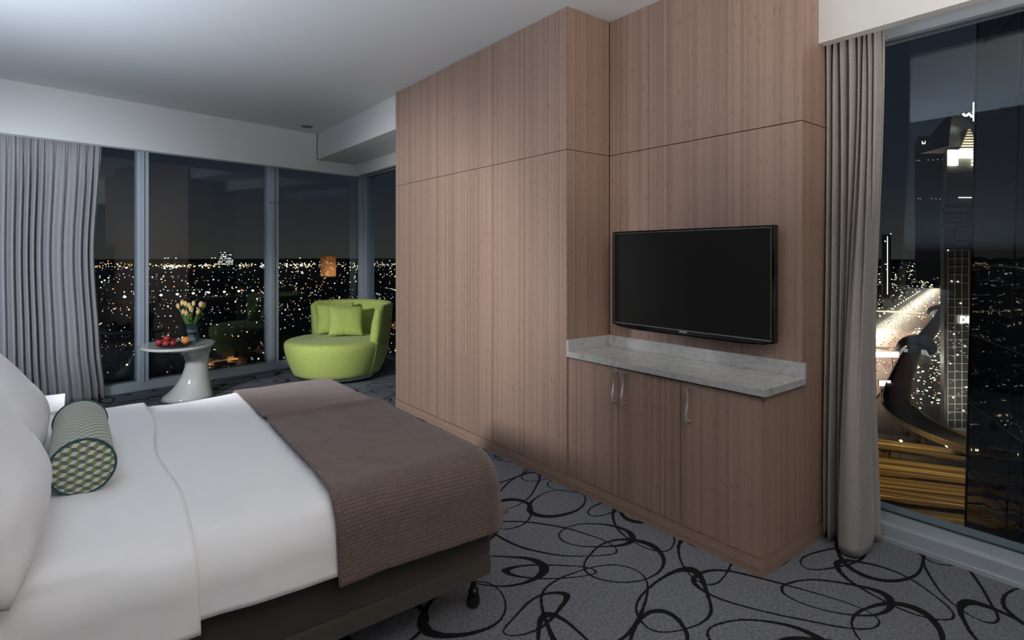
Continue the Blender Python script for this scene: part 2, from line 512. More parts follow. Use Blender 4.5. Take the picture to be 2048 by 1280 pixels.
bm = bmesh.new()
poly = [(XW - 0.02, YB - 0.02), (XG + 0.12, YB - 0.02), (XG + 0.12, ylw(XG + 0.12, 6.56)), (XW - 0.02, ylw(XW - 0.02, 6.56))]
prism(bm, poly, -0.2, 0.0)
set_props(ob('floor', bm, M['carpet']), 'grey carpet with black looping swirls', kind='structure')
bm = bmesh.new()
prism(bm, poly, H, H + 0.2)
set_props(ob('ceiling', bm, M['plaster']), kind='structure')
bm = boxbm(XW - 0.12, XW, YB - 0.1, ylw(XW, 6.06), 0, H)
set_props(ob('wall_left', bm, M['wallpaint_d']), kind='structure')
bm = boxbm(XW - 0.1, XG + 0.1, YB - 0.12, YB, 0, H)
set_props(ob('wall_back', bm, M['wallpaint']), kind='structure')

# wall block behind the wardrobe and television, clad in bamboo panels
wr = ob('wall_right', boxbm(B + 0.022, XG - 0.06, YE + 0.02, W3, 0, H), M['gap'])
set_props(wr, kind='structure')
ob('panel', boxbm(B, B + 0.02, YE, W0 - 0.004, 0.0, SEAM - 0.002, bevel=0.0012), M['wood'], wr, label='lower bamboo panel behind the television')
ob('panel', boxbm(B, B + 0.02, YE, W0 - 0.004, SEAM + 0.002, H - 0.001, bevel=0.0012), M['wood'], wr, label='upper bamboo panel above the television')
ob('panel', boxbm(B + 0.0215, XG - 0.06, YE, YE + 0.019, 0.075, SEAM - 0.002, bevel=0.0012), M['wood'], wr, label='lower narrow end panel beside the curtain')
ob('panel', boxbm(B + 0.0215, XG - 0.06, YE, YE + 0.019, SEAM + 0.002, H - 0.001, bevel=0.0012), M['wood'], wr, label='upper narrow end panel beside the curtain')

set_props(ob('baseboard_right', boxbm(B + 0.0005, XG - 0.20, YE - 0.004, YE + 0.018, 0.0, PL - 0.001, bevel=0.001), M['wood_h']), kind='structure')

# fascias and soffits
GZ = 2.316
bm = bmesh.new()
obox(bm, LW(-1.9, 6.068, GZ), Vector((CA, SA, 0)) * (3.96 + 1.9), Vector((-SA, CA, 0)) * 0.10, (0, 0, H - GZ))
obox(bm, LW(-1.9, 6.17, 2.46), Vector((CA, SA, 0)) * 6.3, Vector((-SA, CA, 0)) * 0.36, (0, 0, H - 2.46))
set_props(ob('trim_1', bm, M['plaster']), 'white fascia above the far windows', kind='structure')
bm = boxbm(2.255, 2.752, W3 + 0.001, ylw(2.255, 6.068), 2.45, H)
prism(bm, [(2.255, ylw(2.255, 6.067) - 0.02), (2.752, ylw(2.255, 6.067) - 0.02), (2.752, ylw(2.752, 6.0675)), (2.255, ylw(2.255, 6.0675))], 2.45, H)
set_props(ob('trim_2', bm, M['plaster']), 'dropped soffit box beside the wardrobe', kind='structure')
bm = boxbm(2.752, 2.80, W3 + 0.001, ylw(2.752, 6.066), 2.312, H)
box(bm, 2.80, XG + 0.1, W3 + 0.001, ylw(2.80, 6.168), 2.40, H)
set_props(ob('trim_3', bm, M['plaster']), 'fascia above the far side window', kind='structure')
bm = boxbm(2.7414, 2.80, YB, YE - 0.001, GZ, H)
box(bm, 2.80, XG + 0.1, YB, YE - 0.001, 2.42, H)
set_props(ob('trim_4', bm, M['plaster']), 'fascia above the right window', kind='structure')

# far window wall
T1a, T1b = 1.69, 1.796     # filled below
def tpx(px, d):
    x = (px - 1024) / 1119.4669
    s, c = sin(YAW), cos(YAW)
    dx, dy = s + x * c, c - x * s
    k = d / (-SA * dx + CA * dy)
    return dx * k * CA + dy * k * SA
U = Vector((CA, SA, 0)); Nn = Vector((-SA, CA, 0))
w1 = ob('window_1', bmesh.new(), M['alu'])
set_props(w1, 'wide night window wall with grey frames', kind='structure')
bm = bmesh.new()
tl, tr = LW(0, 6.4).x, None
TL0 = -1.9; TR0 = tpx(727, 6.42) + 0.02
obox(bm, LW(TL0, 6.371), U * (TR0 - TL0 + 0.02), Nn * 0.03, (0, 0, 0.078))
obox(bm, LW(TL0, 6.401), U * (TR0 - TL0 + 0.02), Nn * 0.10, (0, 0, 0.083))
ob('sill', bm, M['alu'], w1)
bm = bmesh.new()
obox(bm, LW(TL0, 6.36), U * (TR0 - TL0), Nn * 0.014, (0, 0, 0.022))
ob('skirting', bm, M['alu'], w1)
bm = bmesh.new()
obox(bm, LW(TL0, 6.44, 2.37), U * (TR0 - TL0), Nn * 0.06, (0, 0, 0.10))
ob('head_rail', bm, M['alu'], w1)
edges = []
for (pa, pb) in ((272, 297), (533, 557)):
    ta, tb = tpx(pa, 6.44), tpx(pb, 6.40)
    bm = bmesh.new()
    w = tb - ta
    obox(bm, LW(ta + 0.3 * w, 6.395, 0.08), U * (0.7 * w), Nn * 0.03, (0, 0, 2.37))
    obox(bm, LW(ta + 0.05 * w, 6.425, 0.08), U * (0.93 * w), Nn * 0.09, (0, 0, 2.37))
    obox(bm, LW(ta + 0.62 * w, 6.389, 0.08), U * (0.022 * w + 0.002), Nn * 0.006, (0, 0, 2.3), mi=1)
    ob('mullion', bm, [M['alu'], M['alu_dark']], w1)
    if pa == 533:
        bm = bmesh.new(); obox(bm, LW(ta, 6.3885, 1.935), U * w, Nn * 0.008, (0, 0, 0.006)); ob('joint', bm, M['alu_dark'], w1)
    edges.append((ta, tb))
tc0 = tpx(727, 6.44)
gl = [(TL0, edges[0][0] + 0.01), (edges[0][1] - 0.01, edges[1][0] + 0.01), (edges[1][1] - 0.01, tc0 + 0.005)]
for a_, b_ in gl:
    bm = bmesh.new()
    obox(bm, LW(a_, 6.462, 0.083), U * (b_ - a_), Nn * 0.008, (0, 0, 2.29))
    ob('pane', bm, M['glass'], w1)
    bm = bmesh.new()
    obox(bm, LW(a_, 6.452, 0.083), U * (b_ - a_), Nn * 0.01, (0, 0, 0.012))
    ob('gasket', bm, M['alu_dark'], w1)

# far side window and corner post
w2 = ob('window_2', bmesh.new(), M['alu'])
set_props(w2, 'narrow side window in the far corner', kind='structure')
yc = ylw(XG, 6.44)
PC = LW(tc0, 6.44)
bm = bmesh.new()
box(bm, XG - 0.02, XG + 0.11, yc - 0.16, yc + 0.02, 0.0, 2.42)
box(bm, XG - 0.05, XG + 0.0, yc - 0.045, yc + 0.0, 0.0, 2.42, mi=0)
ob('corner_post', bm, [M['alu'], M['alu_dark']], w2)
ob('sill', boxbm(XG - 0.05, XG + 0.1, W3, yc - 0.16, 0.0, 0.09), M['alu'], w2)
ob('head_rail', boxbm(XG - 0.03, XG + 0.06, W3, yc - 0.16, 2.35, 2.42), M['alu'], w2)
ob('pane', boxbm(XG + 0.01, XG + 0.018, W3, yc - 0.16, 0.09, 2.35), M['glass'], w2)

# right window
w3 = ob('window_3', bmesh.new(), M['alu'])
set_props(w3, 'floor to ceiling window beside the television wall', kind='structure')
ob('sill', boxbm(2.974, XG - 0.004, YB, YE - 0.002, 0.0, 0.073, bevel=0.002), M['alu'], w3)
bm = boxbm(XG - 0.004, XG + 0.10, YB, YE - 0.002, 0.0, 0.118)
ob('bottom_rail', bm, M['alu'], w3)
ob('skirting', boxbm(2.962, 2.974, YB, YE - 0.002, 0.0, 0.018), M['alu'], w3)
ob('head_rail', boxbm(2.985, XG + 0.06, YB, YE - 0.002, 2.333, 2.42), M['alu'], w3)
ob('gasket', boxbm(XG - 0.006, XG + 0.003, YB, YE - 0.002, 2.325, 2.335), M['alu_dark'], w3)
ob('gasket', boxbm(XG - 0.006, XG + 0.003, YB, YE - 0.002, 0.1175, 0.124), M['alu_dark'], w3)
ob('pane', boxbm(XG + 0.004, XG + 0.012, YB, YE - 0.002, 0.118, 2.335), M['glass'], w3)
ob('end_post', boxbm(XG - 0.05, XG + 0.1, YE + 0.0005, YE + 0.1, 0.0, 2.42), M['alu'], w3)

# ------------------------------------------------------------------ wardrobe
wd = empty('wardrobe', (2.4, 3.4, 0), 'full-height bamboo veneer wardrobe with six flush doors', 'wardrobe')
PL = 0.070
ob('carcass', boxbm(A + 0.021, B - 0.001, W0 + 0.02, W3 - 0.021, 0.0, H - 0.001), M['gap'], wd)
ys = [W0, W1, W2, W3]
for i in range(3):
    y0 = ys[i] + (0.0 if i == 0 else 0.0016); y1 = ys[i + 1] - (0.0 if i == 2 else 0.0016)
    ob('door', boxbm(A, A + 0.02, y0, y1, PL + 0.002, SEAM - 0.0017, bevel=0.001), M['wood'], wd)
    ob('door', boxbm(A, A + 0.02, y0, y1, SEAM + 0.0017, H - 0.002, bevel=0.001), M['wood'], wd)
ob('plinth', boxbm(A - 0.004, A + 0.02, W0 - 0.0, W3, 0.0, PL - 0.001, bevel=0.001), M['wood_h'], wd)
ob('side_panel', boxbm(A + 0.0205, B - 0.001, W0, W0 + 0.019, 0.0, SEAM - 0.0017, bevel=0.001), M['wood'], wd)
ob('side_panel', boxbm(A + 0.0205, B - 0.001, W0, W0 + 0.019, SEAM + 0.0017, H - 0.002, bevel=0.001), M['wood'], wd)
ob('side_panel', boxbm(A + 0.0205, B - 0.001, W3 - 0.02, W3, 0.0, H - 0.002, bevel=0.001), M['wood'], wd)

# ------------------------------------------------------------------ sideboard under the television
sb = empty('sideboard', (2.4, 1.75, 0), 'low bamboo veneer cabinet with three doors under the television', 'cabinet')
A2 = 2.2295; CB = 0.7468; CT = 0.780
DY = [W0 - 0.001, 1.9538, 1.5705, 1.1795]
ob('body', boxbm(A2 + 0.021, B - 0.001, YE + 0.02, W0 - 0.001, 0.0, CB - 0.004), M['gap'], sb)
HND = {0: 1.960, 1: 1.899, 2: 1.518}
for i in range(3):
    y1 = DY[i] - 0.0015; y0 = DY[i + 1] + 0.0015
    d = ob('door', boxbm(A2, A2 + 0.02, y0, y1, PL + 0.002, CB - 0.008, bevel=0.001), M['wood'], sb)
    hy = HND[i]
    bm = bmesh.new()
    pts = []
    for k in range(25):
        t = k / 24
        z = 0.562 + 0.160 * t
        x = A2 - 0.028 - 0.006 * sin(2 * pi * t + 0.5)
        pts.append((x, hy, z))
    tube(bm, pts, 0.0070, n=12)
    tube(bm, [(A2 - 0.027, hy, 0.567), (A2 + 0.001, hy, 0.567)], 0.0060, n=8)
    tube(bm, [(A2 - 0.029, hy, 0.717), (A2 + 0.001, hy, 0.717)], 0.0060, n=8)
    ob('handle', bm, M['steel'], d, smooth=True, label='brushed steel wavy bar handle')
ob('side_panel', boxbm(A2 + 0.0205, B - 0.0005, YE - 0.0005, YE + 0.0185, PL + 0.002, CB - 0.003, bevel=0.001), M['wood'], sb)
bm = boxbm(A2 - 0.004, A2 + 0.02, YE - 0.004, W0 - 0.001, 0.0, PL - 0.001, bevel=0.001)
box(bm, A2 + 0.0205, B - 0.0005, YE - 0.004, YE + 0.0185, 0.0, PL - 0.001, bevel=0.001)
ob('plinth', bm, M['wood_h'], sb)

wt = empty('marble_countertop', (2.4, 1.75, CB), 'pale grey marble countertop on the low cabinet', 'countertop')
ob('slab', boxbm(2.2115, B - 0.001, 1.1556, W0 - 0.001, CB, CT, bevel=0.002), M['marble'], wt)
ob('backsplash', boxbm(B - 0.021, B - 0.001, 1.1556, W0 - 0.001, CT, 0.8446, bevel=0.0015), M['marble'], wt)
ob('side_splash', boxbm(2.2115, B - 0.022, W0 - 0.021, W0 - 0.001, CT, 0.8446, bevel=0.0015), M['marble'], wt)

# ------------------------------------------------------------------ television
tv = empty('television', (2.54, 1.748, 0.9), 'black flat-screen television mounted on the bamboo wall', 'television')
TX = 2.505
TY0, TY1, TZ0, TZ1 = 1.263, 2.234, 0.912, 1.464
def outline(ins=0.0, zlow=0.0):
    y0, y1, z0, z1 = TY0 + ins, TY1 - ins, TZ0 + ins, TZ1 - ins
    c = 0.05
    return [(y0, z1), (y0, z0 + 0.013), (y0 + c, z0 + 0.002), (y0 + 0.16, z0 - zlow), (y1 - 0.16, z0 - zlow), (y1 - c, z0 + 0.002), (y1, z0 + 0.013), (y1, z1)]
def ring(x, o): return [(x, y, z) for y, z in o]
bm = bmesh.new()
loft(bm, [ring(TX + 0.006, outline(0.004, 0.004)), ring(TX, outline(0.0, 0.006)), ring(TX + 0.03, outline(0, 0.006)), ring(TX + 0.045, outline(0.03))], cap=True)
for f in list(bm.faces):
    pass
ob('housing', bm, M['tvblack'], tv)
ob('screen', boxbm(TX - 0.001, TX + 0.004, TY0 + 0.021, TY1 - 0.016, TZ0 + 0.026, TZ1 - 0.014, bevel=0.0005), M['tvscreen'], tv)
bm = bmesh.new()
zz0, zz1, yy0, yy1 = TZ0 + 0.022, TZ1 - 0.0105, TY0 + 0.0175, TY1 - 0.0125
tube(bm, [(TX - 0.0015, yy0, zz0), (TX - 0.0015, yy0, zz1)], 0.0022, n=8)
tube(bm, [(TX - 0.0015, yy1, zz0), (TX - 0.0015, yy1, zz1)], 0.0022, n=8)
tube(bm, [(TX - 0.0015, yy0, zz1), (TX - 0.0015, yy1, zz1)], 0.0022, n=8)
tube(bm, [(TX - 0.0015, yy0, zz0), (TX - 0.0015, yy1, zz0)], 0.0030, n=8)
ob('bezel', bm, simple('clear_grey_bezel', (0.22, 0.23, 0.23, 1), 0.15, 0.6), tv, smooth=True)
ob('badge', boxbm(TX - 0.0035, TX + 0.001, 1.748 - 0.024, 1.748 + 0.024, TZ0 + 0.010, TZ0 + 0.018, bevel=0.0006), M['silver'], tv, label='small silver badge under the screen')
ob('wall_bracket', boxbm(TX + 0.044, B - 0.001, 1.55, 1.95, 1.05, 1.35), M['black'], tv)

# ------------------------------------------------------------------ curtains
def curtain(name, path, nfold, z0, z1, amp, mat, label, seed, side, edge=None, gather=0.12):
    """path(u)->(pos2d, normal2d)"""
    e_ = empty(name, tuple(path(0.5)[0]) + (z0,), label, 'curtain', None)
    rr = random.Random(seed)
    ph = [rr.uniform(0, 6.28) for _ in range(6)]
    am = [rr.uniform(0.6, 1.25) for _ in range(int(nfold) + 3)]
    bm = bmesh.new()
    NU, NV = int(nfold * 14), 60
    def fn(a, b):
        z = z1 + (z0 - z1) * b
        low = b
        k = nfold * a
        warp = 0.45 * sin(2.1 * a * 2 * pi + ph[0]) + 0.35 * sin(5.3 * a * 2 * pi + ph[2]) + 0.07 * fn3(a * 5, b * 0.7, seed) * (0.3 + b)
        fold = sin(2 * pi * (k + warp))
        fold = (abs(fold) ** 0.75) * (1 if fold > 0 else -1)
        i = int(k) % len(am)
        f2 = k - int(k)
        A_ = amp * (am[i] * (1 - f2) + am[(i + 1) % len(am)] * f2) * (0.45 + 0.55 * sstep(0, 0.25, b)) * (1 + 0.25 * b)
        top = exp(-b * 14)
        A_ *= (1 - 0.35 * top)
        off = A_ * fold + 0.35 * amp * top * sin(2 * pi * k * 2.7 + ph[1])
        off += 0.25 * amp * fn3(a * 9, b * 2.2, seed + 3)
        (p, n) = path(a if edge is None else edge(a, b))
        return (p[0] + n[0] * off, p[1] + n[1] * off, z), (a * nfold * 0.2, z)
    grid(bm, NU, NV, fn)
    o = ob('cloth', bm, mat, e_, smooth='all')
    solidify(o, 0.0025)
    return e_

# left curtain, in the pocket in front of the far glass
tcl = tpx(205, 6.24)
def pathL(u):
    p = LW(-1.0 + (tcl + 1.0) * u, 6.255)
    return (p.x, p.y), (SA, -CA)
def edgeL(a, b):
    # edge shape: slightly drawn in at mid height, flaring at the hem
    s = 1.0 - 0.022 * exp(-((b - 0.45) / 0.28) ** 2) + 0.012 * sstep(0.8, 1, b)
    return a * (1 + (s - 1) * sstep(0.55, 1.0, a))
curtain('curtain', pathL, 42, 0.012, 2.40, 0.034, M['curtain_l'], 'pale grey full-length curtain drawn at the left of the far window', 5, -1, edgeL)

# right curtain beside the television wall: deep irregular folds
def curtain_right():
    e_ = empty('curtain', (2.86, 1.07, 0.0), 'taupe full-length curtain hanging beside the television wall', 'curtain')
    bm = bmesh.new()
    # control folds: (u, y_top, x_top, y_bot, x_bot)
    ctl = [(0.00, 1.172, 2.86, 1.168, 2.84), (0.05, 1.165, 2.80, 1.160, 2.76), (0.10, 1.150, 2.86, 1.142, 2.85), (0.15, 1.138, 2.80, 1.125, 2.73),
           (0.21, 1.120, 2.87, 1.120, 2.86), (0.27, 1.105, 2.81, 1.100, 2.76), (0.33, 1.085, 2.87, 1.104, 2.87), (0.40, 1.066, 2.81, 1.098, 2.80),
           (0.47, 1.048, 2.87, 1.088, 2.84), (0.53, 1.036, 2.815, 1.076, 2.735), (0.57, 1.026, 2.86, 1.062, 2.690), (0.61, 1.014, 2.815, 1.036, 2.672), (0.66, 1.004, 2.86, 1.004, 2.682), (0.71, 0.995, 2.82, 0.982, 2.700), (0.78, 0.985, 2.865, 0.976, 2.790),
           (0.86, 0.972, 2.83, 0.992, 2.87), (0.93, 0.957, 2.86, 0.996, 2.91), (1.0, 0.944, 2.865, 0.978, 2.93)]
    def cr(vals, u):
        for i in range(len(ctl) - 1):
            if u <= ctl[i + 1][0]: break
        t = (u - ctl[i][0]) / (ctl[i + 1][0] - ctl[i][0])
        p0 = vals[max(i - 1, 0)]; p1 = vals[i]; p2 = vals[i + 1]; p3 = vals[min(i + 2, len(vals) - 1)]
        return 0.5 * ((2 * p1) + (-p0 + p2) * t + (2 * p0 - 5 * p1 + 4 * p2 - p3) * t * t + (-p0 + 3 * p1 - 3 * p2 + p3) * t ** 3)
    yt = [c[1] for c in ctl]; xt = [c[2] for c in ctl]; yb = [c[3] for c in ctl]; xb = [c[4] for c in ctl]
    def fn(a, b):
        z = 2.41 + (0.012 - 2.41) * b
        s = sstep(0.03, 0.95, b)
        y = cr(yt, a) * (1 - s) + cr(yb, a) * s
        sx = s ** 1.5; x = cr(xt, a) * (1 - sx) + cr(xb, a) * sx
        y += 0.026 * exp(-((b - 0.62) / 0.28) ** 2) * a ** 3
        top = exp(-b * 16)
        x += 0.014 * top * sin(a * 95) + 0.014 * fn3(a * 16, b * 2.2, 2.0) * (1 - top)
        y += 0.006 * top * sin(a * 70 + 1) + 0.004 * fn3(a * 10, b * 2.5, 7.0)
        return (x, y, z), (a * 1.4, z)
    grid(bm, 190, 70, fn)
    o = ob('cloth', bm, M['curtain'], e_, smooth='all')
    solidify(o, 0.003)
curtain_right()

# ------------------------------------------------------------------ bed
bed = empty('bed', (0.2, 2.52, 0), 'double bed with dark taupe upholstered base beside the wardrobe', 'bed')
BX0, BX1, BY0, BY1 = -0.86, 1.217, 1.66, 3.36
ob('base', boxbm(BX0, BX1 - 0.004, BY0 + 0.004, BY1 - 0.004, 0.152, 0.225, bevel=0.012, seg=3), M['bedbase'], bed, smooth=True)
ob('mattress', boxbm(BX0, BX1, BY0, BY1, 0.215, 0.53, bevel=0.03, seg=3), M['bedbase2'], bed, smooth=True)
for lx, ly in ((1.19, 1.755), (1.17, 3.28), (-0.78, 1.75), (-0.78, 3.28)):
    bm = bmesh.new()
    lathe(bm, [(0.022, 0.153), (0.014, 0.11), (0.011, 0.085), (0.014, 0.07), (0.020, 0.064), (0.020, 0.05), (0.010, 0.04)], lx, ly, 16)
    o = ob('leg', bm, M['black'], bed, smooth=True)
    bm = bmesh.new()
    lathe(bm, [(0.006, 0.046), (0.019, 0.044), (0.0235, 0.034), (0.0245, 0.022), (0.0235, 0.010), (0.018, 0.002), (0.014, 0.0)], lx, ly, 20)
    ob('caster', bm, M['black'], o, smooth=True)
ob('headboard', boxbm(XW + 0.005, BX0 - 0.001, 1.50, 3.50, 0.15, 1.25, bevel=0.02), M['bedbase2'], bed, smooth=True)

def drape(name, x0, x1, ztop, zn_fn, zf_fn, off, nx, mat, label, cat, wr=0.004, foot=None, seed=1, rc=0.13, thick=0.012, xedge=None):
    """cloth over the bed: s runs from the near hem over the top to the far hem; x along the bed"""
    yc0, yc1 = BY0 - off, BY1 + off
    bm = bmesh.new()
    def prof(s, x):
        zn = zn_fn(x); zf = zf_fn(x)
        L1 = (ztop - rc) - zn; La = rc * pi / 2; Lt = (yc1 - yc0) - 2 * rc; L2 = (ztop - rc) - zf
        tot = L1 + La + Lt + La + L2
        d = s * tot
        if d < L1: return yc0, zn + d, d
        if d < L1 + La:
            a = (d - L1) / rc
            return yc0 + rc - rc * cos(a), ztop - rc + rc * sin(a), d
        if d < L1 + La + Lt: return yc0 + rc + (d - L1 - La), ztop, d
        if d < L1 + 2 * La + Lt:
            a = (d - L1 - La - Lt) / rc
            return yc1 - rc + rc * sin(a), ztop - rc + rc * cos(a), d
        return yc1, ztop - rc - (d - L1 - 2 * La - Lt), d
    def fn(a, b):
        xx = x0 + (x1 - x0) * a
        y, z, d = prof(b, xx)
        x = xx + (xedge(a, y) if xedge else 0.0)
        # hang below the mattress edge flares a little, surface relief
        drop = max(0.0, (ztop - rc) - z)
        fl = 0.035 * drop / 0.2
        y += (-fl if y < 2.5 else fl)
        w_ = fn3(x * 3.1 + seed, y * 2.3, z * 2) * wr * 2 + fn3(x * 9 + seed, y * 7, z * 5) * wr * 0.5
        if z > ztop - 0.03: z += w_
        else: y += w_ * 1.5
        if foot is not None and x > foot:
            q = x - foot
            rf = 0.10
            if q < rf * pi / 2:
                x = foot + rf * sin(q / rf); z -= rf * (1 - cos(q / rf))
            else:
                x = foot + rf + 0.015 * (q - rf * pi / 2) / 0.15; z -= rf + (q - rf * pi / 2)
            z = max(z, 0.37)
        return (x, y, z), (xx, d)
    grid(bm, nx, 150, fn)
    o = ob(name, bm, mat, None, smooth='all', origin=(0.5 * (x0 + x1), 2.5, ztop))
    solidify(o, thick, 0.0)
    set_props(o, label, cat)
    return o

ZT = 0.572
def ridge(x, c, w): return exp(-((x - c) / w) ** 2)
drape('duvet', -0.80, 1.05, ZT, lambda x: 0.388 + 0.008 * sin(7 * x) - 0.0 , lambda x: 0.39, 0.035, 120, M['linen'],
      'smooth white duvet covering the bed', 'duvet', wr=0.006, seed=3, rc=0.12, thick=0.02)
drape('folded_sheet', -0.80, 0.27, ZT + 0.016, lambda x: 0.372 + 0.07 * sstep(0.15, -0.5, x) + 0.006 * sin(9 * x), lambda x: 0.38, 0.048, 80, M['linen'],
      'white folded-back sheet under the pillows and bolster', 'sheet', wr=0.007, seed=9, rc=0.125, thick=0.016,
      xedge=lambda a, y: a * (0.02 * sin(y * 2.2) + 0.012 * sin(y * 7)))

def throw():
    bm = bmesh.new()
    rc = 0.13; ztop = ZT + 0.034
    yc0, yc1 = BY0 - 0.048, BY1 + 0.03
    x0, x1 = 0.63, 1.285 + 0.32
    foot = 1.16; rf = 0.10
    def fn(a, b):
        zn = 0.352 + 0.006 * sin(a * 9)
        L1 = ztop - rc - zn; La = rc * pi / 2; Lt = (yc1 - yc0) - 2 * rc
        tot = L1 + La + Lt + La + 0.12
        d = b * tot
        if d < L1: y, z = yc0, zn + d
        elif d < L1 + La:
            q = (d - L1) / rc; y, z = yc0 + rc - rc * cos(q), ztop - rc + rc * sin(q)
        elif d < L1 + La + Lt: y, z = yc0 + rc + d - L1 - La, ztop
        elif d < L1 + 2 * La + Lt:
            q = (d - L1 - La - Lt) / rc; y, z = yc1 - rc + rc * sin(q), ztop - rc + rc * cos(q)
        else: y, z = yc1, ztop - rc - (d - L1 - 2 * La - Lt)
        xx = x0 + (x1 - x0) * a
        lean = 0.055 * sstep(1.5, 3.3, y) * (1 - a) - 0.02 * (1 - a) * sstep(1.9, 1.6, y)
        x = xx + lean
        z += 0.006 * fn3(x * 4, y * 3, 5.0) + 0.0025 * fn3(x * 14, y * 10, 1.0)
        # crease where the far half folds down
        z += 0.016 * exp(-((y - 2.60 + 0.03 * a) / 0.035) ** 2) - 0.008 * sstep(2.60, 2.75, y)
        drop = max(0.0, (ztop - rc) - z)
        y += -0.13 * drop if y < 2.5 else 0.1 * drop
        if x > foot:
            q = x - foot
            if q < rf * pi / 2:
                hx = foot + rf * sin(q / rf); dz = rf * (1 - cos(q / rf))
            else:
                hx = foot + rf + 0.1 * (q - rf * pi / 2); dz = rf + (q - rf * pi / 2)
            if y < yc0 + rc: y += 0.075 * sstep(0.0, 0.16, q)
            x = hx; z = max(z - dz, min(z, 0.36 + 0.004 * sin(y * 8)))
        return (x, y, z), (xx, d)
    grid(bm, 110, 200, fn)
    o = ob('bed_throw', bm, M['throw'], None, smooth='all', origin=(0.95, 2.5, ztop))
    solidify(o, 0.010)
    set_props(o, 'brown basket-weave throw spread over the foot of the bed', 'throw')
throw()

def pillow(name, centre, w, h, t, rot, mat, label, cat, group=None, nu=56, sag=0.0, seed=1, piping=None, pw=3.2):
    """cushion in local axes: x width, y height, z thickness; rot is a Matrix"""
    bm = bmesh.new()
    def surf(sgn):
        def fn(a, b):
            u = 2 * a - 1; v = 2 * b - 1
            k = (1 - abs(u) ** pw) * (1 - abs(v) ** pw)
            zz = sgn * t * 0.5 * max(k, 0) ** 0.5
            pinch = 1 - 0.06 * (1 - abs(u)) * abs(v) ** 3 - 0.0
            pin2 = 1 - 0.06 * (1 - abs(v)) * abs(u) ** 3
            x = u * w / 2 * pin2; y = v * h / 2 * pinch
            wrk = 0.006 * t / 0.2 * fn3(u * 2.2 + seed, v * 2.2, sgn) + 0.0015 * fn3(u * 11 + seed, v * 9, sgn)
            edge = max(abs(u), abs(v)) ** 6
            crumple = 0.006 * edge * sin(18 * (u if abs(v) > abs(u) else v) + seed)
            zz += wrk * (1 - edge) + crumple * sgn * (1 - max(abs(u), abs(v)) ** 14)
            y -= sag * (1 - v * v) * 0.2
            return rot @ Vector((x, y, zz)) + Vector(centre), (u, v)
        return fn
    grid(bm, nu, nu, surf(1)); grid(bm, nu, nu, surf(-1))
    bmesh.ops.remove_doubles(bm, verts=bm.verts[:], dist=0.0006)
    o = ob(name, bm, mat, None, smooth='all', origin=tuple(centre))
    set_props(o, label, cat, group)
    return o

def basis(xdir, ydir):
    x = Vector(xdir).normalized(); y = Vector(ydir); y = (y - y.dot(x) * x).normalized(); z = x.cross(y)
    return Matrix((x, y, z)).transposed()

# pillows leaning on the headboard: width along the bed's short side
pillow('pillow', (-0.285, 2.66, 0.80), 0.72, 0.52, 0.32, basis((0, 1, 0), (-0.60, 0.0, 0.80)), M['pillowc'], 'white pillow behind the other, nearer the lamp side', 'pillow', 'white pillows at the bed head', seed=2)
pillow('pillow', (-0.262, 1.95, 0.785), 0.74, 0.52, 0.32, basis((0, 1, 0), (-0.60, 0, 0.80)), M['pillowc'], 'large white pillow nearest the viewer at the bed head', 'pillow', 'white pillows at the bed head', seed=4)

# bolster cushion with a tumbling block pattern
def clip(poly, n, d):
    out = []
    for i in range(len(poly)):
        p, q = poly[i], poly[(i + 1) % len(poly)]
        a = p[0] * n[0] + p[1] * n[1] - d; b = q[0] * n[0] + q[1] * n[1] - d
        if a <= 0: out.append(p)
        if (a < 0) != (b < 0) and a != b:
            t = a / (a - b); out.append((p[0] + (q[0] - p[0]) * t, p[1] + (q[1] - p[1]) * t))
    return out
def rhombi(u0, u1, v0, v1, s):
    res = []
    dx = s * sqrt(3); dy = s * 1.5
    j = int(v0 / dy) - 2
    while j * dy < v1 + 2 * s:
        i = int(u0 / dx) - 2
        while i * dx < u1 + 2 * s:
            cx = i * dx + (j % 2) * dx / 2; cy = j * dy
            hx = [(cx + s * sin(k * pi / 3), cy + s * cos(k * pi / 3)) for k in range(6)]
            c = (cx, cy)
            res.append((0, [c, hx[5], hx[0], hx[1]]))
            res.append((2, [c, hx[1], hx[2], hx[3]]))
            res.append((1, [c, hx[3], hx[4], hx[5]]))
            i += 1
        j += 1
    return res
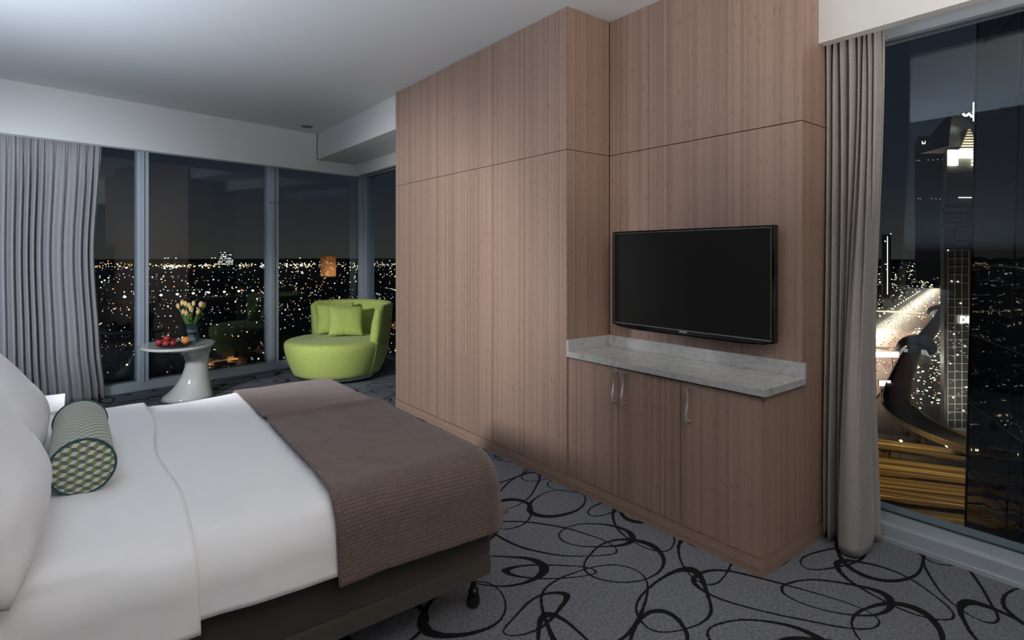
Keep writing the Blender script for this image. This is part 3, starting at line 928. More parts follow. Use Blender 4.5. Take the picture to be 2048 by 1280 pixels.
def bolster():
    r = 0.083; L = 0.58
    c0 = Vector((0.022, 2.165, ZT + 0.016 + r + 0.006))
    ax = Vector((0.0, 1.0, 0.0)).normalized()
    side = Vector((ax.y, -ax.x, 0)).normalized()          # to the right
    up = Vector((0, 0, 1))
    e_ = empty('bolster', (c0.x - 0.01, c0.y + 0.2, ZT + 0.02), 'round bolster cushion with green, white and grey cube pattern', 'bolster')
    mats = [M['c_white'], M['c_grey'], M['c_green']]
    ncirc = 22
    s = 2 * pi * r / ncirc / sqrt(3)
    bm = bmesh.new()
    for mi, p in rhombi(0.0001, 2 * pi * r - 1e-4, 0, L, s):
        if sum(q[0] for q in p) / 4 < 0 or sum(q[0] for q in p) / 4 >= 2 * pi * r - 1e-6: continue
        p = clip(clip(p, (0, 1), L), (0, -1), 0)
        if len(p) < 3: continue
        vs = []
        for (u, v) in p:
            a = u / r
            rr_ = r * (1 + 0.02 * sin(pi * v / L))
            vs.append(bm.verts.new(c0 + ax * v + side * rr_ * cos(a) + up * rr_ * sin(a)))
        try: bm.faces.new(vs).material_index = mi
        except ValueError: pass
    bmesh.ops.remove_doubles(bm, verts=bm.verts[:], dist=0.0004)
    ob('cover', bm, mats, e_, smooth='all')
    for nm, vv, sg in (('end_cap', -0.002, -1), ('end_cap', L + 0.002, 1)):
        bm = bmesh.new()
        s2 = 0.0140
        rot = 0.42
        for mi, p in rhombi(-r, r, -r, r, s2):
            p = [(x * cos(rot) - y * sin(rot), x * sin(rot) + y * cos(rot)) for x, y in p]
            for k in range(28):
                a = 2 * pi * k / 28
                p = clip(p, (cos(a), sin(a)), r)
                if len(p) < 3: break
            if len(p) < 3: continue
            vs = []
            for x, y in p:
                q = 1 - (x * x + y * y) / (r * r)
                vs.append(bm.verts.new(c0 + ax * (vv + sg * 0.008 * q) + side * x + up * y))
            try: bm.faces.new(vs).material_index = mi
            except ValueError: pass
        bmesh.ops.remove_doubles(bm, verts=bm.verts[:], dist=0.0003)
        cp = ob(nm, bm, mats, e_, smooth='all')
        bm = bmesh.new()
        pts = [c0 + ax * vv + side * (r + 0.001) * cos(2 * pi * k / 48) + up * (r + 0.001) * sin(2 * pi * k / 48) for k in range(49)]
        tube(bm, pts, 0.0036, n=8, cap=False)
        ob('piping', bm, M['teal'], cp, smooth='all', label='dark teal piping')
bolster()

# ------------------------------------------------------------------ bedside table with a white runner, far side of the bed
ns = empty('nightstand', (-0.35, 3.98, 0), 'white nightstand beyond the pillows, beside the curtain', 'nightstand')
M['nwhite'] = simple('white_satin_paint', (0.78, 0.78, 0.79, 1), 0.4)
ob('top', boxbm(-0.75, -0.035, 3.60, 4.03, 0.515, 0.55, bevel=0.003), M['nwhite'], ns)
ob('body', boxbm(-0.74, -0.05, 3.61, 4.02, 0.10, 0.514, bevel=0.003), M['nwhite'], ns)
for k, (a_, b_) in enumerate(((0.11, 0.30), (0.31, 0.505))):
    d_ = ob('drawer', boxbm(-0.735, -0.055, 3.592, 3.609, a_, b_, bevel=0.003), M['nwhite'], ns)
    bm = bmesh.new(); tube(bm, [(-0.42, 3.578, (a_ + b_) / 2), (-0.34, 3.578, (a_ + b_) / 2)], 0.006); tube(bm, [(-0.38, 3.578, (a_ + b_) / 2), (-0.38, 3.593, (a_ + b_) / 2)], 0.004)
    ob('handle', bm, M['steel'], d_, smooth=True)
for lx in (-0.71, -0.08):
    for ly in (3.64, 3.99):
        ob('leg', boxbm(lx - 0.015, lx + 0.015, ly - 0.015, ly + 0.015, 0, 0.0995), M['nwhite'], ns)

# ------------------------------------------------------------------ armchair
def armchair():
    cx, cy = 2.27, 5.98
    e_ = empty('armchair', (cx, cy, 0), 'lime green velvet barrel armchair on a round base in the window corner', 'armchair')
    bm = bmesh.new()
    def rr(z):
        return 0.455 + (0.545 - 0.455) * sstep(0.02, 0.36, z)
    prof = [(0.30, 0.062), (0.43, 0.064), (0.452, 0.075), (0.470, 0.11), (0.495, 0.17), (0.520, 0.24), (0.538, 0.31), (0.545, 0.355), (0.545, 0.385), (0.535, 0.410), (0.510, 0.424), (0.45, 0.432), (0.36, 0.436), (0.2, 0.440), (0.04, 0.441)]
    lathe(bm, prof, cx, cy, 96)
    o = ob('seat', bm, M['green'], e_, smooth='all')
    bm = bmesh.new(); lathe(bm, [(0.30, 0.0), (0.31, 0.004), (0.31, 0.055), (0.30, 0.0615)], cx, cy, 64)
    ob('swivel_base', bm, M['chrome'], e_, smooth=True, label='polished round swivel base')
    bm = bmesh.new()
    lathe(bm, [(0.40, 0.030), (0.415, 0.032), (0.415, 0.058), (0.40, 0.0615)], cx, cy, 64)
    ob('base_ring', bm, M['chrome'], e_, smooth=True)
    # wraparound back
    a0, a1 = radians(-66), radians(101)
    bm = bmesh.new()
    NA = 64
    rings = []
    for i in range(NA + 1):
        t = i / NA
        a = a0 + (a1 - a0) * t
        endf = min(sstep(0, 0.03, t), sstep(1, 0.97, t))
        ring_ = []
        ro0, ro1 = 0.548, 0.590
        th = 0.125
        zt = 0.800 + 0.012 * sin(pi * t) - 0.03 * (1 - min(sstep(0, 0.05, t), sstep(1, 0.95, t)))
        zb = 0.395
        sec = [(ro0, zb), (ro0 + 0.012, 0.50), (ro0 + 0.025, 0.60), (ro0 + 0.036, 0.70), (ro1, zt - 0.03), (ro1 - 0.006, zt - 0.008), (ro1 - 0.022, zt), (ro1 - 0.048, zt - 0.004),
               (ro1 - 0.066, zt - 0.022), (ro1 - 0.085, 0.70), (ro0 - 0.085, 0.60), (ro0 - 0.105, 0.50), (ro0 - 0.115, 0.42), (ro0 - 0.115, zb)]
        mid = sum(s_[0] for s_ in sec) / len(sec)
        for (r_, z_) in sec:
            k = 0.72 + 0.28 * endf
            r2 = mid + (r_ - mid) * k
            z2 = 0.6 + (z_ - 0.6) * (0.96 + 0.04 * endf)
            ring_.append((cx + r2 * cos(a), cy + r2 * sin(a), z2))
        rings.append(ring_)
    loft(bm, rings)
    ob('backrest', bm, M['green'], e_, smooth='all')
    # seams
    bm = bmesh.new()
    pts = [(cx + 0.551 * cos(a0 + (a1 - a0) * k / 48), cy + 0.551 * sin(a0 + (a1 - a0) * k / 48), 0.398) for k in range(49)]
    tube(bm, pts, 0.0035, n=8)
    pts = []
    for k in range(20):
        z = 0.07 + 0.32 * k / 19
        r_ = 0.0
        for (ra, za), (rb, zb) in zip(prof[1:], prof[2:]):
            if za <= z <= zb: r_ = ra + (rb - ra) * (z - za) / max(1e-6, zb - za)
        if r_: pts.append((cx + (r_ + 0.001) * cos(a0), cy + (r_ + 0.001) * sin(a0), z))
    tube(bm, pts, 0.0035, n=8)
    ob('piping', bm, M['green_seam'], e_, smooth='all')
    return cx, cy
ccx, ccy = armchair()
pillow('cushion', (2.345, 6.235, 0.615), 0.40, 0.34, 0.13, basis((0.93, -0.36, 0.03), (0.10, 0.26, 0.97)), M['green'], 'lime cushion at the back of the armchair, partly hidden', 'cushion', seed=11)
pillow('cushion', (2.365, 5.985, 0.608), 0.36, 0.345, 0.13, basis((0.955, -0.30, -0.04), (0.16, 0.42, 0.90)), M['green'], 'lime cushion propped in front of the other on the armchair', 'cushion', seed=12)

# ------------------------------------------------------------------ sculptural side table
SV, CV = sin(YAW + math.atan((372 - 1024) / 1119.5)), cos(YAW + math.atan((372 - 1024) / 1119.5))
right = Vector((CV, -SV, 0)); fwd = Vector((SV, CV, 0))
tc_ = Vector((0.834, 5.955, 0.0))
def side_table():
    e_ = empty('side_table', tuple(tc_), 'white glossy sculptural side table by the window', 'side table')
    def sec(z, l, r, dep, fo=0.0, n=48, sq=1.0):
        # l, r: lateral extents in metres relative to the table axis; dep: half depth
        c = (l + r) / 2; w = (r - l) / 2
        out = []
        for i in range(n):
            a = 2 * pi * i / n
            p = tc_ + right * (c + w * cos(a)) + fwd * (fo + dep * sin(a))
            out.append((p.x, p.y, z))
        return out
    k = 0.00467
    def L(px): return (px - 379) * k
    bm = bmesh.new()
    rings = [sec(0.0, L(335), L(424), 0.19), sec(0.006, L(333), L(425), 0.20), sec(0.03, L(336), L(424), 0.195), sec(0.07, L(347), L(421.5), 0.165), sec(0.11, L(355), L(420), 0.14),
             sec(0.16, L(362), L(418.5), 0.120), sec(0.22, L(369), L(417), 0.105), sec(0.29, L(374), L(416), 0.098), sec(0.35, L(375), L(416.5), 0.10), sec(0.40, L(371), L(418), 0.115),
             sec(0.43, L(362), L(420.5), 0.15), sec(0.452, L(348), L(422), 0.20), sec(0.468, L(328), L(423.5), 0.27), sec(0.480, L(309), L(425.5), 0.335),
             sec(0.492, L(298.5), L(427), 0.372), sec(0.503, L(296.5), L(427.5), 0.380), sec(0.512, L(298), L(427), 0.376), sec(0.515, L(303), L(424.5), 0.36), sec(0.513, L(309), L(421), 0.34), sec(0.513, L(345), L(380), 0.05)]
    loft(bm, rings)
    ob('pedestal_top', bm, M['lacquer'], e_, smooth='all')
side_table()
def tabpt(px, depth_off, z):
    """lateral position by table scale, depth offset along the view from the axis"""
    return tc_ + right * ((px - 379) * 0.00467) + fwd * depth_off + Vector((0, 0, z))

# vase with tulips
def vase():
    c = tabpt(386, 0.10, 0.5145)
    e_ = empty('glass_vase', tuple(c), 'clear bluish glass vase standing on the white side table', 'vase')
    bm = bmesh.new()
    w0, w1, hh = 0.062, 0.074, 0.17
    def sq(hw, z, n=32, p=0.45):
        out = []
        for i in range(n):
            a = 2 * pi * i / n + 0.3
            cc, ss = cos(a), sin(a)
            out.append((c.x + hw * abs(cc) ** p * (1 if cc > 0 else -1), c.y + hw * abs(ss) ** p * (1 if ss > 0 else -1), c.z + z))
        return out
    loft(bm, [sq(w0 * 0.9, 0), sq(w0, 0.004), sq(w1, hh), sq(w1 - 0.004, hh), sq(w0 - 0.004, 0.014), sq(w0 * 0.5, 0.012)])
    nt = NT('vase_glass')
    t = nt.n('ShaderNodeBsdfTransparent'); t.inputs[0].default_value = (0.86, 0.93, 0.97, 1)
    g = nt.n('ShaderNodeBsdfGlossy'); g.inputs['Roughness'].default_value = 0.04; g.inputs[0].default_value = (0.75, 0.9, 1, 1)
    fr = nt.n('ShaderNodeLayerWeight'); fr.inputs[0].default_value = 0.45
    mx = nt.n('ShaderNodeMixShader'); nt.l(fr.outputs['Fresnel'], mx.inputs[0]); nt.l(t.outputs[0], mx.inputs[1]); nt.l(g.outputs[0], mx.inputs[2]); nt.l(mx.outputs[0], nt.out.inputs[0])
    ob('vessel', bm, nt.m, e_, smooth='all')
    bm = bmesh.new()
    loft(bm, [sq(w0 - 0.006, 0.015), sq(w0 - 0.005, 0.05), sq(w0 - 0.003, 0.10)])
    nt = NT('vase_water')
    t = nt.n('ShaderNodeBsdfTransparent'); t.inputs[0].default_value = (0.93, 0.97, 0.98, 1)
    nt.l(t.outputs[0], nt.out.inputs[0])
    ob('water', bm, nt.m, e_, smooth='all')
    return c
vc = vase()
M['petal'] = simple('cream_tulip_petal', (0.68, 0.50, 0.20, 1), 0.6, var=0.25)
M['petal2'] = simple('blush_tulip_petal', (0.66, 0.40, 0.22, 1), 0.6, var=0.25)
M['leaf'] = simple('tulip_leaf', (0.075, 0.19, 0.035, 1), 0.5, var=0.35)
M['stem'] = simple('tulip_stem', (0.16, 0.30, 0.08, 1), 0.5)
def tulip(px, py, dep, mat, label, seed):
    rr = random.Random(seed)
    head = tabpt(px, dep, 0.0)
    fw = 5.23 + dep
    head.z = CAM_Z - (py - 511.3) / 1119.5 * fw
    foot = vc + Vector((rr.uniform(-.028, .028), rr.uniform(-.028, .028), 0.022))
    e_ = empty('tulip', tuple(foot), label, 'tulip', 'tulips in the glass vase')
    bm = bmesh.new()
    mid = Vector((vc.x + (head.x - vc.x) * 0.33, vc.y + (head.y - vc.y) * 0.33, vc.z + 0.165))
    pts = []
    for k in range(13):
        t = k / 12
        pts.append(foot * (1 - t) ** 2 + mid * 2 * t * (1 - t) + head * t * t)
    tube(bm, pts, 0.0036, n=7)
    ob('stem', bm, M['stem'], e_, smooth='all')
    d = (pts[-1] - pts[-3]).normalized()
    d = (d + Vector((0, 0, 1.0))).normalized()
    rot = d.to_track_quat('Z', 'Y').to_matrix()
    bm = bmesh.new()
    S = rr.uniform(0.95, 1.1)
    for k in range(6):
        base_a = k * pi / 3 + rr.uniform(-.1, .1)
        inn = 0.9 if k % 2 else 1.0
        def fn(a, b, base_a=base_a, inn=inn):
            w = sin(pi * min(1, (b * 0.92 + 0.08))) ** 0.7 * 0.62
            aa = base_a + (a - 0.5) * 2 * w
            r_ = 0.019 * S * inn * (sin(pi * (0.12 + 0.74 * b)) ** 0.8) * (1 - 0.25 * b * b)
            z = 0.056 * S * b - 0.004
            return head + rot @ Vector((r_ * cos(aa), r_ * sin(aa), z)), (a, b)
        grid(bm, 6, 8, fn)
    o = ob('bloom', bm, mat, e_, smooth='all', recalc=False)
    solidify(o, 0.001)
    # one long leaf
    bm = bmesh.new()
    out = Vector((head.x - vc.x + rr.uniform(-.05, .05), head.y - vc.y + rr.uniform(-.05, .05), 0)) * 0.85
    tip = Vector((vc.x, vc.y, 0)) + out + Vector((0, 0, head.z - rr.uniform(0.03, 0.07)))
    base = foot + Vector((0, 0, 0.07))
    ctrl = base * 0.5 + tip * 0.5 + Vector((0, 0, 0.03)) - out * 0.25
    sidev = Vector((-out.y, out.x, 0))
    sidev = (sidev + right * 0.02).normalized()
    def fl(a, b):
        p = base * (1 - b) ** 2 + ctrl * 2 * b * (1 - b) + tip * b * b
        w = 0.017 * sin(pi * min(1.0, 0.1 + 0.9 * b)) ** 0.8
        return p + sidev * (a - 0.5) * 2 * w + Vector((0, 0, 0.006 * abs(a - 0.5) * 2)), (a, b)
    grid(bm, 4, 12, fl)
    o = ob('leaf', bm, M['leaf'], e_, smooth='all', recalc=False)
    solidify(o, 0.001)
for i, (px, py, dep, mt, lb) in enumerate([
        (364, 612, 0.10, 'petal2', 'leftmost tulip in the vase'), (376, 608, 0.16, 'petal', 'tall cream tulip left of the middle'),
        (382, 612, 0.06, 'petal', 'cream tulip in the centre of the bunch'), (390, 608, 0.17, 'petal', 'tall cream tulip right of the middle'),
        (402, 611, 0.11, 'petal2', 'peach tulip near the right of the bunch'), (373, 624, 0.02, 'petal2', 'low cream tulip with blush edge, front left'),
        (385, 619, 0.03, 'petal', 'low cream tulip in front centre'), (397, 625, 0.02, 'petal', 'low cream tulip, front right'),
        (407, 613, 0.16, 'petal', 'rightmost tulip leaning out of the vase'), (378, 627, 0.0, 'petal2', 'lowest tulip, drooping over the vase rim'), (371, 606, 0.2, 'petal', 'tulip at the back left of the bunch')]):
    tulip(px, py + 3, dep, M[mt], lb, 40 + i)

# fruit plate
M['plate'] = simple('dark_plate_glaze', (0.03, 0.02, 0.02, 1), 0.25)
M['apple'] = simple('red_fruit_skin', (0.33, 0.035, 0.04, 1), 0.25, var=0.45)
M['apple2'] = simple('crimson_fruit_skin', (0.36, 0.02, 0.06, 1), 0.2, var=0.4)
M['orange'] = simple('orange_peel', (0.72, 0.27, 0.08, 1), 0.5, bumpscale=250.0, bstr=0.1)
pcn = tabpt(357, -0.13, 0.5145)
bm = bmesh.new()
lathe(bm, [(0.075, 0.5145), (0.135, 0.524), (0.143, 0.529), (0.142, 0.532), (0.130, 0.529), (0.07, 0.5215), (0.01, 0.5215)], pcn.x, pcn.y, 48)
o = ob('fruit_plate', bm, M['plate'], None, smooth='all', origin=tuple(pcn))
set_props(o, 'dark round plate of fruit on the white side table', 'plate')
def fruit(name, px, dep, r, mat, label, cat, z=None, stem=True, sy=0.92):
    c = tabpt(px, dep, (0.5235 if z is None else z) + r * sy)
    e_ = empty(name, (c.x, c.y, c.z - r * sy), label, cat)
    bm = bmesh.new()
    prof = []
    for k in range(17):
        a = -pi / 2 + pi * k / 16
        rr_ = r * cos(a) * (1 + 0.04 * sin(a)) + 0.001
        zz = r * sy * sin(a)
        if k > 13: zz -= r * 0.12 * ((k - 13) / 3) ** 2
        prof.append((rr_, c.z + zz))
    lathe(bm, prof, c.x, c.y, 28)
    ob('flesh', bm, mat, e_, smooth='all')
    if stem:
        bm = bmesh.new(); tube(bm, [(c.x, c.y, c.z + r * sy * 0.8), (c.x + 0.003, c.y, c.z + r * sy * 1.15)], 0.0015, n=6)
        ob('stalk', bm, M['gap'], e_, smooth='all')
fruit('apple', 332, -0.13, 0.030, M['apple'], 'dark red apple at the left edge of the plate', 'apple')
fruit('apple', 344, -0.215, 0.030, M['apple'], 'red apple at the front of the plate', 'apple')
fruit('apple', 343.5, -0.06, 0.031, M['apple2'], 'glossy crimson apple at the back of the plate', 'apple')
fruit('apple', 345, -0.135, 0.028, M['apple'], 'red apple resting on top of the others', 'apple', z=0.560)
fruit('apple', 355, -0.20, 0.026, M['apple'], 'small dark apple beside the front red apple', 'apple')
fruit('orange', 376, -0.13, 0.036, M['orange'], 'orange at the right edge of the fruit plate', 'orange', stem=False)
fruit('plum', 354, -0.04, 0.026, M['apple2'], 'small crimson plum behind the apples', 'plum', z=0.5245)
# green leaves with the fruit
bm = bmesh.new()
for k in range(3):
    b0 = tabpt(358 + 3 * k, -0.10 - 0.02 * k, 0.527 + 0.012 * k)
    def fl(a, b, b0=b0, k=k):
        p = b0 + right * (0.07 * b) + fwd * (0.02 * (a - .5) * 2 * sin(pi * (0.05 + .92 * b)) + 0.02 * k * b) + Vector((0, 0, 0.02 * sin(pi * b)))
        return p, (a, b)
    grid(bm, 4, 8, fl)
o = ob('leaf_sprig', bm, M['leaf'], None, smooth='all', origin=tuple(tabpt(365, -0.11, 0.525)), recalc=False)
solidify(o, 0.001)
set_props(o, 'green leaves lying between the apples and the orange', 'leaves')

# ceiling downlight, switched off
dl = empty('downlight', (2.032, 6.318 - 0.06, H), 'small dark recessed downlight in the ceiling near the corner', 'ceiling light')
bm = bmesh.new()
n = 40
lathe(bm, [(0.062, H - 0.0005), (0.062, H - 0.004), (0.055, H - 0.006), (0.052, H - 0.002)], 2.032, 6.258, n)
ob('trim_ring', bm, simple('downlight_ring', (0.10, 0.11, 0.12, 1), 0.4), dl, smooth=True)
bm = bmesh.new(); lathe(bm, [(0.051, H - 0.001), (0.050, H - 0.0035), (0.01, H - 0.0035)], 2.032, 6.258, n)
ob('lens', bm, simple('downlight_lens', (0.035, 0.04, 0.045, 1), 0.3), dl)
#CITY#
# ------------------------------------------------------------------ the city below
GZ0 = -120.0
FW = Vector((sin(YAW), cos(YAW), 0)); RT = Vector((cos(YAW), -sin(YAW), 0))
def rf(r, f, z=0.0):
    """place in the city given by metres to the right and metres ahead of the viewpoint"""
    p = RT * r + FW * f
    return Vector((p.x, p.y, z))
def bearing(b, d, z=0.0):
    return Vector((d * sin(radians(b)), d * cos(radians(b)), z))
M['ground'] = simple('dark_city_ground', (0.035, 0.035, 0.038, 1), 0.95, bumpscale=0.01, var=0.4)
M['asphalt'] = simple('asphalt', (0.10, 0.095, 0.09, 1), 0.7)
nt = NT('light_trail_concrete')  # pale streaks along the roads are light trails put into the colour
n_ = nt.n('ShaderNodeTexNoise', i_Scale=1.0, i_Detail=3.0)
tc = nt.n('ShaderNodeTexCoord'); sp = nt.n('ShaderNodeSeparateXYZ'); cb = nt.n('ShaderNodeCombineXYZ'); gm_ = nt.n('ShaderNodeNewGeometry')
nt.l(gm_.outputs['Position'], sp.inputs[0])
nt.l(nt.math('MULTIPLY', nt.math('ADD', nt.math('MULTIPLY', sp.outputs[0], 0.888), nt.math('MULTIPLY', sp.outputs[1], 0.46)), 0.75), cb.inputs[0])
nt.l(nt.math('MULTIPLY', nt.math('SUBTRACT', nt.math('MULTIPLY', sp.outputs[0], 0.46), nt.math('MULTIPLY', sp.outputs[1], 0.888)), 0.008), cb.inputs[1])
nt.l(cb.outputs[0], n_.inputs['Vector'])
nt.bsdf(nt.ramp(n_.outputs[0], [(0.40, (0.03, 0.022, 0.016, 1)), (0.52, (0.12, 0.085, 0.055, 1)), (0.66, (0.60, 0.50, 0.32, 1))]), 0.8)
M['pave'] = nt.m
M['concrete'] = simple('viaduct_concrete', (0.36, 0.31, 0.25, 1), 0.8)
M['deck'] = simple('dark_track_bed', (0.016, 0.018, 0.022, 1), 0.8)
M['facade'] = simple('dark_facade', (0.05, 0.052, 0.056, 1), 0.35)
M['facade2'] = simple('grey_facade', (0.12, 0.115, 0.105, 1), 0.6)
M['frame_l'] = simple('pale_facade_grid', (0.45, 0.41, 0.36, 1), 0.6)
M['tan'] = simple('tan_facade', (0.33, 0.20, 0.12, 1), 0.8)
M['house'] = simple('pale_render_walls', (0.14, 0.13, 0.12, 1), 0.9)
EW = emit('cool_white_lamp', (1.0, 0.95, 0.88, 1), 2.6)
EY = emit('warm_lamp', (1.0, 0.74, 0.36, 1), 2.2)
EO = emit('sodium_lamp', (1.0, 0.42, 0.12, 1), 1.5)
ED = emit('dim_window_light', (0.85, 0.88, 0.80, 1), 0.35)
EG = emit('green_lamp', (0.45, 0.9, 0.35, 1), 0.6)
EC = emit('teal_lamp', (0.2, 0.8, 0.75, 1), 0.7)
ER = emit('red_tail_lamp', (1.0, 0.10, 0.05, 1), 2.0)
EH = emit('headlamp', (1.0, 0.90, 0.70, 1), 9.0)
EM = emit('magenta_sign', (1.0, 0.1, 0.85, 1), 1.6)
LAMPS = [EW, EY, EO, ED, EG, EC]

bm = bmesh.new()
box(bm, -3000, 22000, -900, 24000, GZ0 - 3, GZ0)
set_props(ob('ground', bm, M['ground'], origin=(0, 0, GZ0)), 'dark city ground far below the room', kind='structure')

def octa(bm, p, r, mi, rz=1.0):
    v = [bm.verts.new(p + Vector(q)) for q in ((r, 0, 0), (0, r, 0), (-r, 0, 0), (0, -r, 0), (0, 0, r * rz), (0, 0, -r * rz))]
    for a, b in ((0, 1), (1, 2), (2, 3), (3, 0)):
        bm.faces.new((v[a], v[b], v[4])).material_index = mi
        bm.faces.new((v[b], v[a], v[5])).material_index = mi

rc = random.Random(99)
bm = bmesh.new()
def pick():
    q = rc.random()
    return 0 if q < 0.40 else 1 if q < 0.62 else 2 if q < 0.72 else 3 if q < 0.95 else 4 if q < 0.98 else 5
# scattered lamps and lit windows
for k in range(2900):
    b = rc.uniform(-2, 90)
    if 66 < b < 74.6 and rc.random() < 0.3: continue
    dep = 0.014 + 0.25 * rc.random() ** 1.35            # downward slope
    d = 121.0 / dep
    if b > 70 and d < 560: continue
    p = bearing(b, d, GZ0 + rc.uniform(3, 12))
    octa(bm, p, d * rc.choice((0.0004, 0.0006, 0.0008, 0.0012)) * (1.0 if d > 1200 else 0.8), pick())
# rows of street lighting
for k in range(150):
    b = rc.uniform(-2, 88); dep = 0.016 + 0.20 * rc.random() ** 1.5; d = 121.0 / dep
    if b > 68 and d < 900: continue
    p = bearing(b, d, GZ0 + 8)
    ang = radians(rc.choice((-12, -8, 0, 4, 78)) + rc.uniform(-4, 4))
    stp = d * rc.uniform(0.006, 0.014); n = rc.randint(6, 26); mi = rc.choice((0, 1, 0, 3, 1, 2))
    dirv = Vector((cos(ang), sin(ang), 0))
    for j in range(n):
        if rc.random() < 0.15: continue
        octa(bm, p + dirv * stp * j, d * rc.uniform(0.0004, 0.0009), mi)
# horizon belt: docks and far districts
for k in range(520):
    b = rc.uniform(-2, 88)
    d = rc.uniform(5200, 9500)
    p = bearing(b, d, GZ0 + rc.choice((10, 25, 40, 60)) * rc.random())
    octa(bm, p, d * rc.choice((0.0004, 0.0007, 0.0010)), rc.choice((1, 1, 0, 2, 3, 1)))
# compact bright clusters
for (b, d, w, n, mis) in ((9.5, 6400, 260, 40, (1, 1, 0)), (14.0, 6200, 300, 50, (1, 0, 1)), (5.5, 5900, 420, 60, (1, 2, 0)), (18.5, 5600, 200, 30, (1, 1, 0)), (24.0, 5600, 260, 50, (1, 4, 0)),
                          (73.5, 2600, 420, 110, (0, 1, 1)), (74.6, 1900, 180, 70, (0, 1, 0)), (72.3, 1300, 120, 60, (1, 0, 1)), (24.5, 3000, 90, 24, (1, 1)), (16, 1900, 160, 50, (2, 2, 1)), (50, 900, 160, 50, (5, 0, 0)), (56, 1200, 160, 60, (0, 1, 0))):
    c = bearing(b, d, GZ0)
    for k in range(n):
        p = c + Vector((rc.gauss(0, w), rc.gauss(0, w), rc.uniform(4, 40)))
        octa(bm, p, d * rc.choice((0.0006, 0.0009, 0.0013)), rc.choice(mis))
for k in range(520):
    u = 1100 + 2600 * rc.random() ** 1.4; n_ = rc.choice((1, -1)) * rc.uniform(0, 1) ** 1.3 * 420 + 110
    if 60 < n_ < 136: continue
    q = Vector((cos(radians(12.2)) * u - sin(radians(12.2)) * n_, sin(radians(12.2)) * u + cos(radians(12.2)) * n_, GZ0 + rc.uniform(3, 14)))
    octa(bm, q, q.length * rc.choice((0.0006, 0.0009, 0.0013)), rc.choice((0, 1, 1, 0, 3, 2)), 0.5)
# ground level lights of the plots between the highway and the frontage road
for k in range(210):
    f = rc.uniform(430, 900)
    px = rc.uniform(1822, 1888)
    r_ = (px - 1024) / 1119.5 * f
    octa(bm, rf(r_, f, GZ0 + rc.uniform(2, 7)), f * rc.choice((0.0010, 0.0014, 0.0022)), rc.choice((0, 0, 0, 1, 1, 4, 3)), 0.6)
for k in range(80):
    f = rc.uniform(420, 640); px = rc.uniform(1745, 1790)
    octa(bm, rf((px - 1024) / 1119.5 * f, f, GZ0 + rc.uniform(2, 5)), f * 0.0009, rc.choice((0, 1, 3, 3)), 0.6)
set_props(ob('city_lights', bm, LAMPS, origin=(0, 0, GZ0)), 'countless small lamps and lit windows of the night city', 'city lights', None, 'stuff')

# low buildings, each a thing of its own
protos = []
for v in range(5):
    bm = bmesh.new()
    w, d_, h_ = rc.uniform(12, 22), rc.uniform(10, 18), rc.uniform(6, 14)
    box(bm, -w / 2, w / 2, -d_ / 2, d_ / 2, 0, h_)
    box(bm, -w / 2 - .2, w / 2 + .2, -d_ / 2 - .2, d_ / 2 + .2, h_, h_ + 0.8)
    box(bm, -w / 5, w / 6, -d_ / 5, d_ / 4, h_ + 0.8, h_ + 3.2)
    for k in range(3):
        x = rc.uniform(-w / 2 + 1, w / 2 - 3)
        z = rc.uniform(2, h_ - 2)
        box(bm, x, x + 1.6, -d_ / 2 - 0.15, -d_ / 2, z, z + 1.5, mi=1 if k else 2)
    protos.append(bm)
pm = []
for i, b_ in enumerate(protos):
    me = bpy.data.meshes.new('low_rise_building'); b_.to_mesh(me); b_.free()
    for m_ in (M['house'], ED, EY): me.materials.append(m_)
    pm.append(me)
for k in range(290):
    if k < 240: b = rc.uniform(0.5, 27); dep = 0.035 + 0.20 * rc.random() ** 1.2
    else: b = rc.uniform(44, 66); dep = rc.uniform(0.08, 0.3)
    d = 121 / dep
    o = bpy.data.objects.new('low_rise_building', pm[k % 5])
    o.location = bearing(b, d, GZ0)
    o.rotation_euler = (0, 0, rc.choice((0, 0.2, pi / 2, 0.3)) + rc.uniform(-.05, .05))
    COL.objects.link(o)
    set_props(o, *(('low flat-roofed building in the dark district below the far windows', 'building', 'low buildings below the far windows') if k < 240 else ('low flat-roofed building in the dark district mirrored in the glass wing', 'building', 'low buildings mirrored in the glass wing')))

# street lamps along the avenue seen through the far windows
def lamp_mesh(h, r, em):
    bm = bmesh.new()
    tube(bm, [(0, 0, 0), (0, 0, h)], [0.25, 0.12], n=6)
    tube(bm, [(0, 0, h), (1.2, 0, h + 0.3), (2.0, 0, h + 0.3)], 0.12, n=5)
    octa(bm, Vector((2.0, 0, h + 0.1)), r, 1, 0.8)
    me = bpy.data.meshes.new('street_lamp'); bm.to_mesh(me); bm.free()
    me.materials.append(M['facade2']); me.materials.append(em)
    return me
EL = emit('avenue_lamp', (1.0, 0.82, 0.50, 1), 8.0)
lm_big = lamp_mesh(12, 4.2, EL); lm_mid = lamp_mesh(11, 2.6, EY); lm_hw = lamp_mesh(14, 1.6, EL); lm_sod = lamp_mesh(12, 1.0, EL)
def place_lamps(me, pts, label, group):
    for p in pts:
        o = bpy.data.objects.new('street_lamp', me); o.location = p; COL.objects.link(o)
        set_props(o, label, 'street lamp', group)
place_lamps(lm_big, [Vector((x, y, GZ0)) for x, y in ((189, 1820), (230, 1834), (272, 1849), (314, 1862), (357, 1868), (399, 1876), (440, 1880), (481, 1884), (148, 1812), (105, 1800))],
            'bright tall street lamp on the avenue crossing behind the tulips', 'bright lamps along the near avenue')
place_lamps(lm_mid, [Vector((290 + 44 * k, 2740 + 9 * k, GZ0)) for k in range(14)], 'small warm street lamp in the farther row below the horizon', 'lamps along the farther avenue')
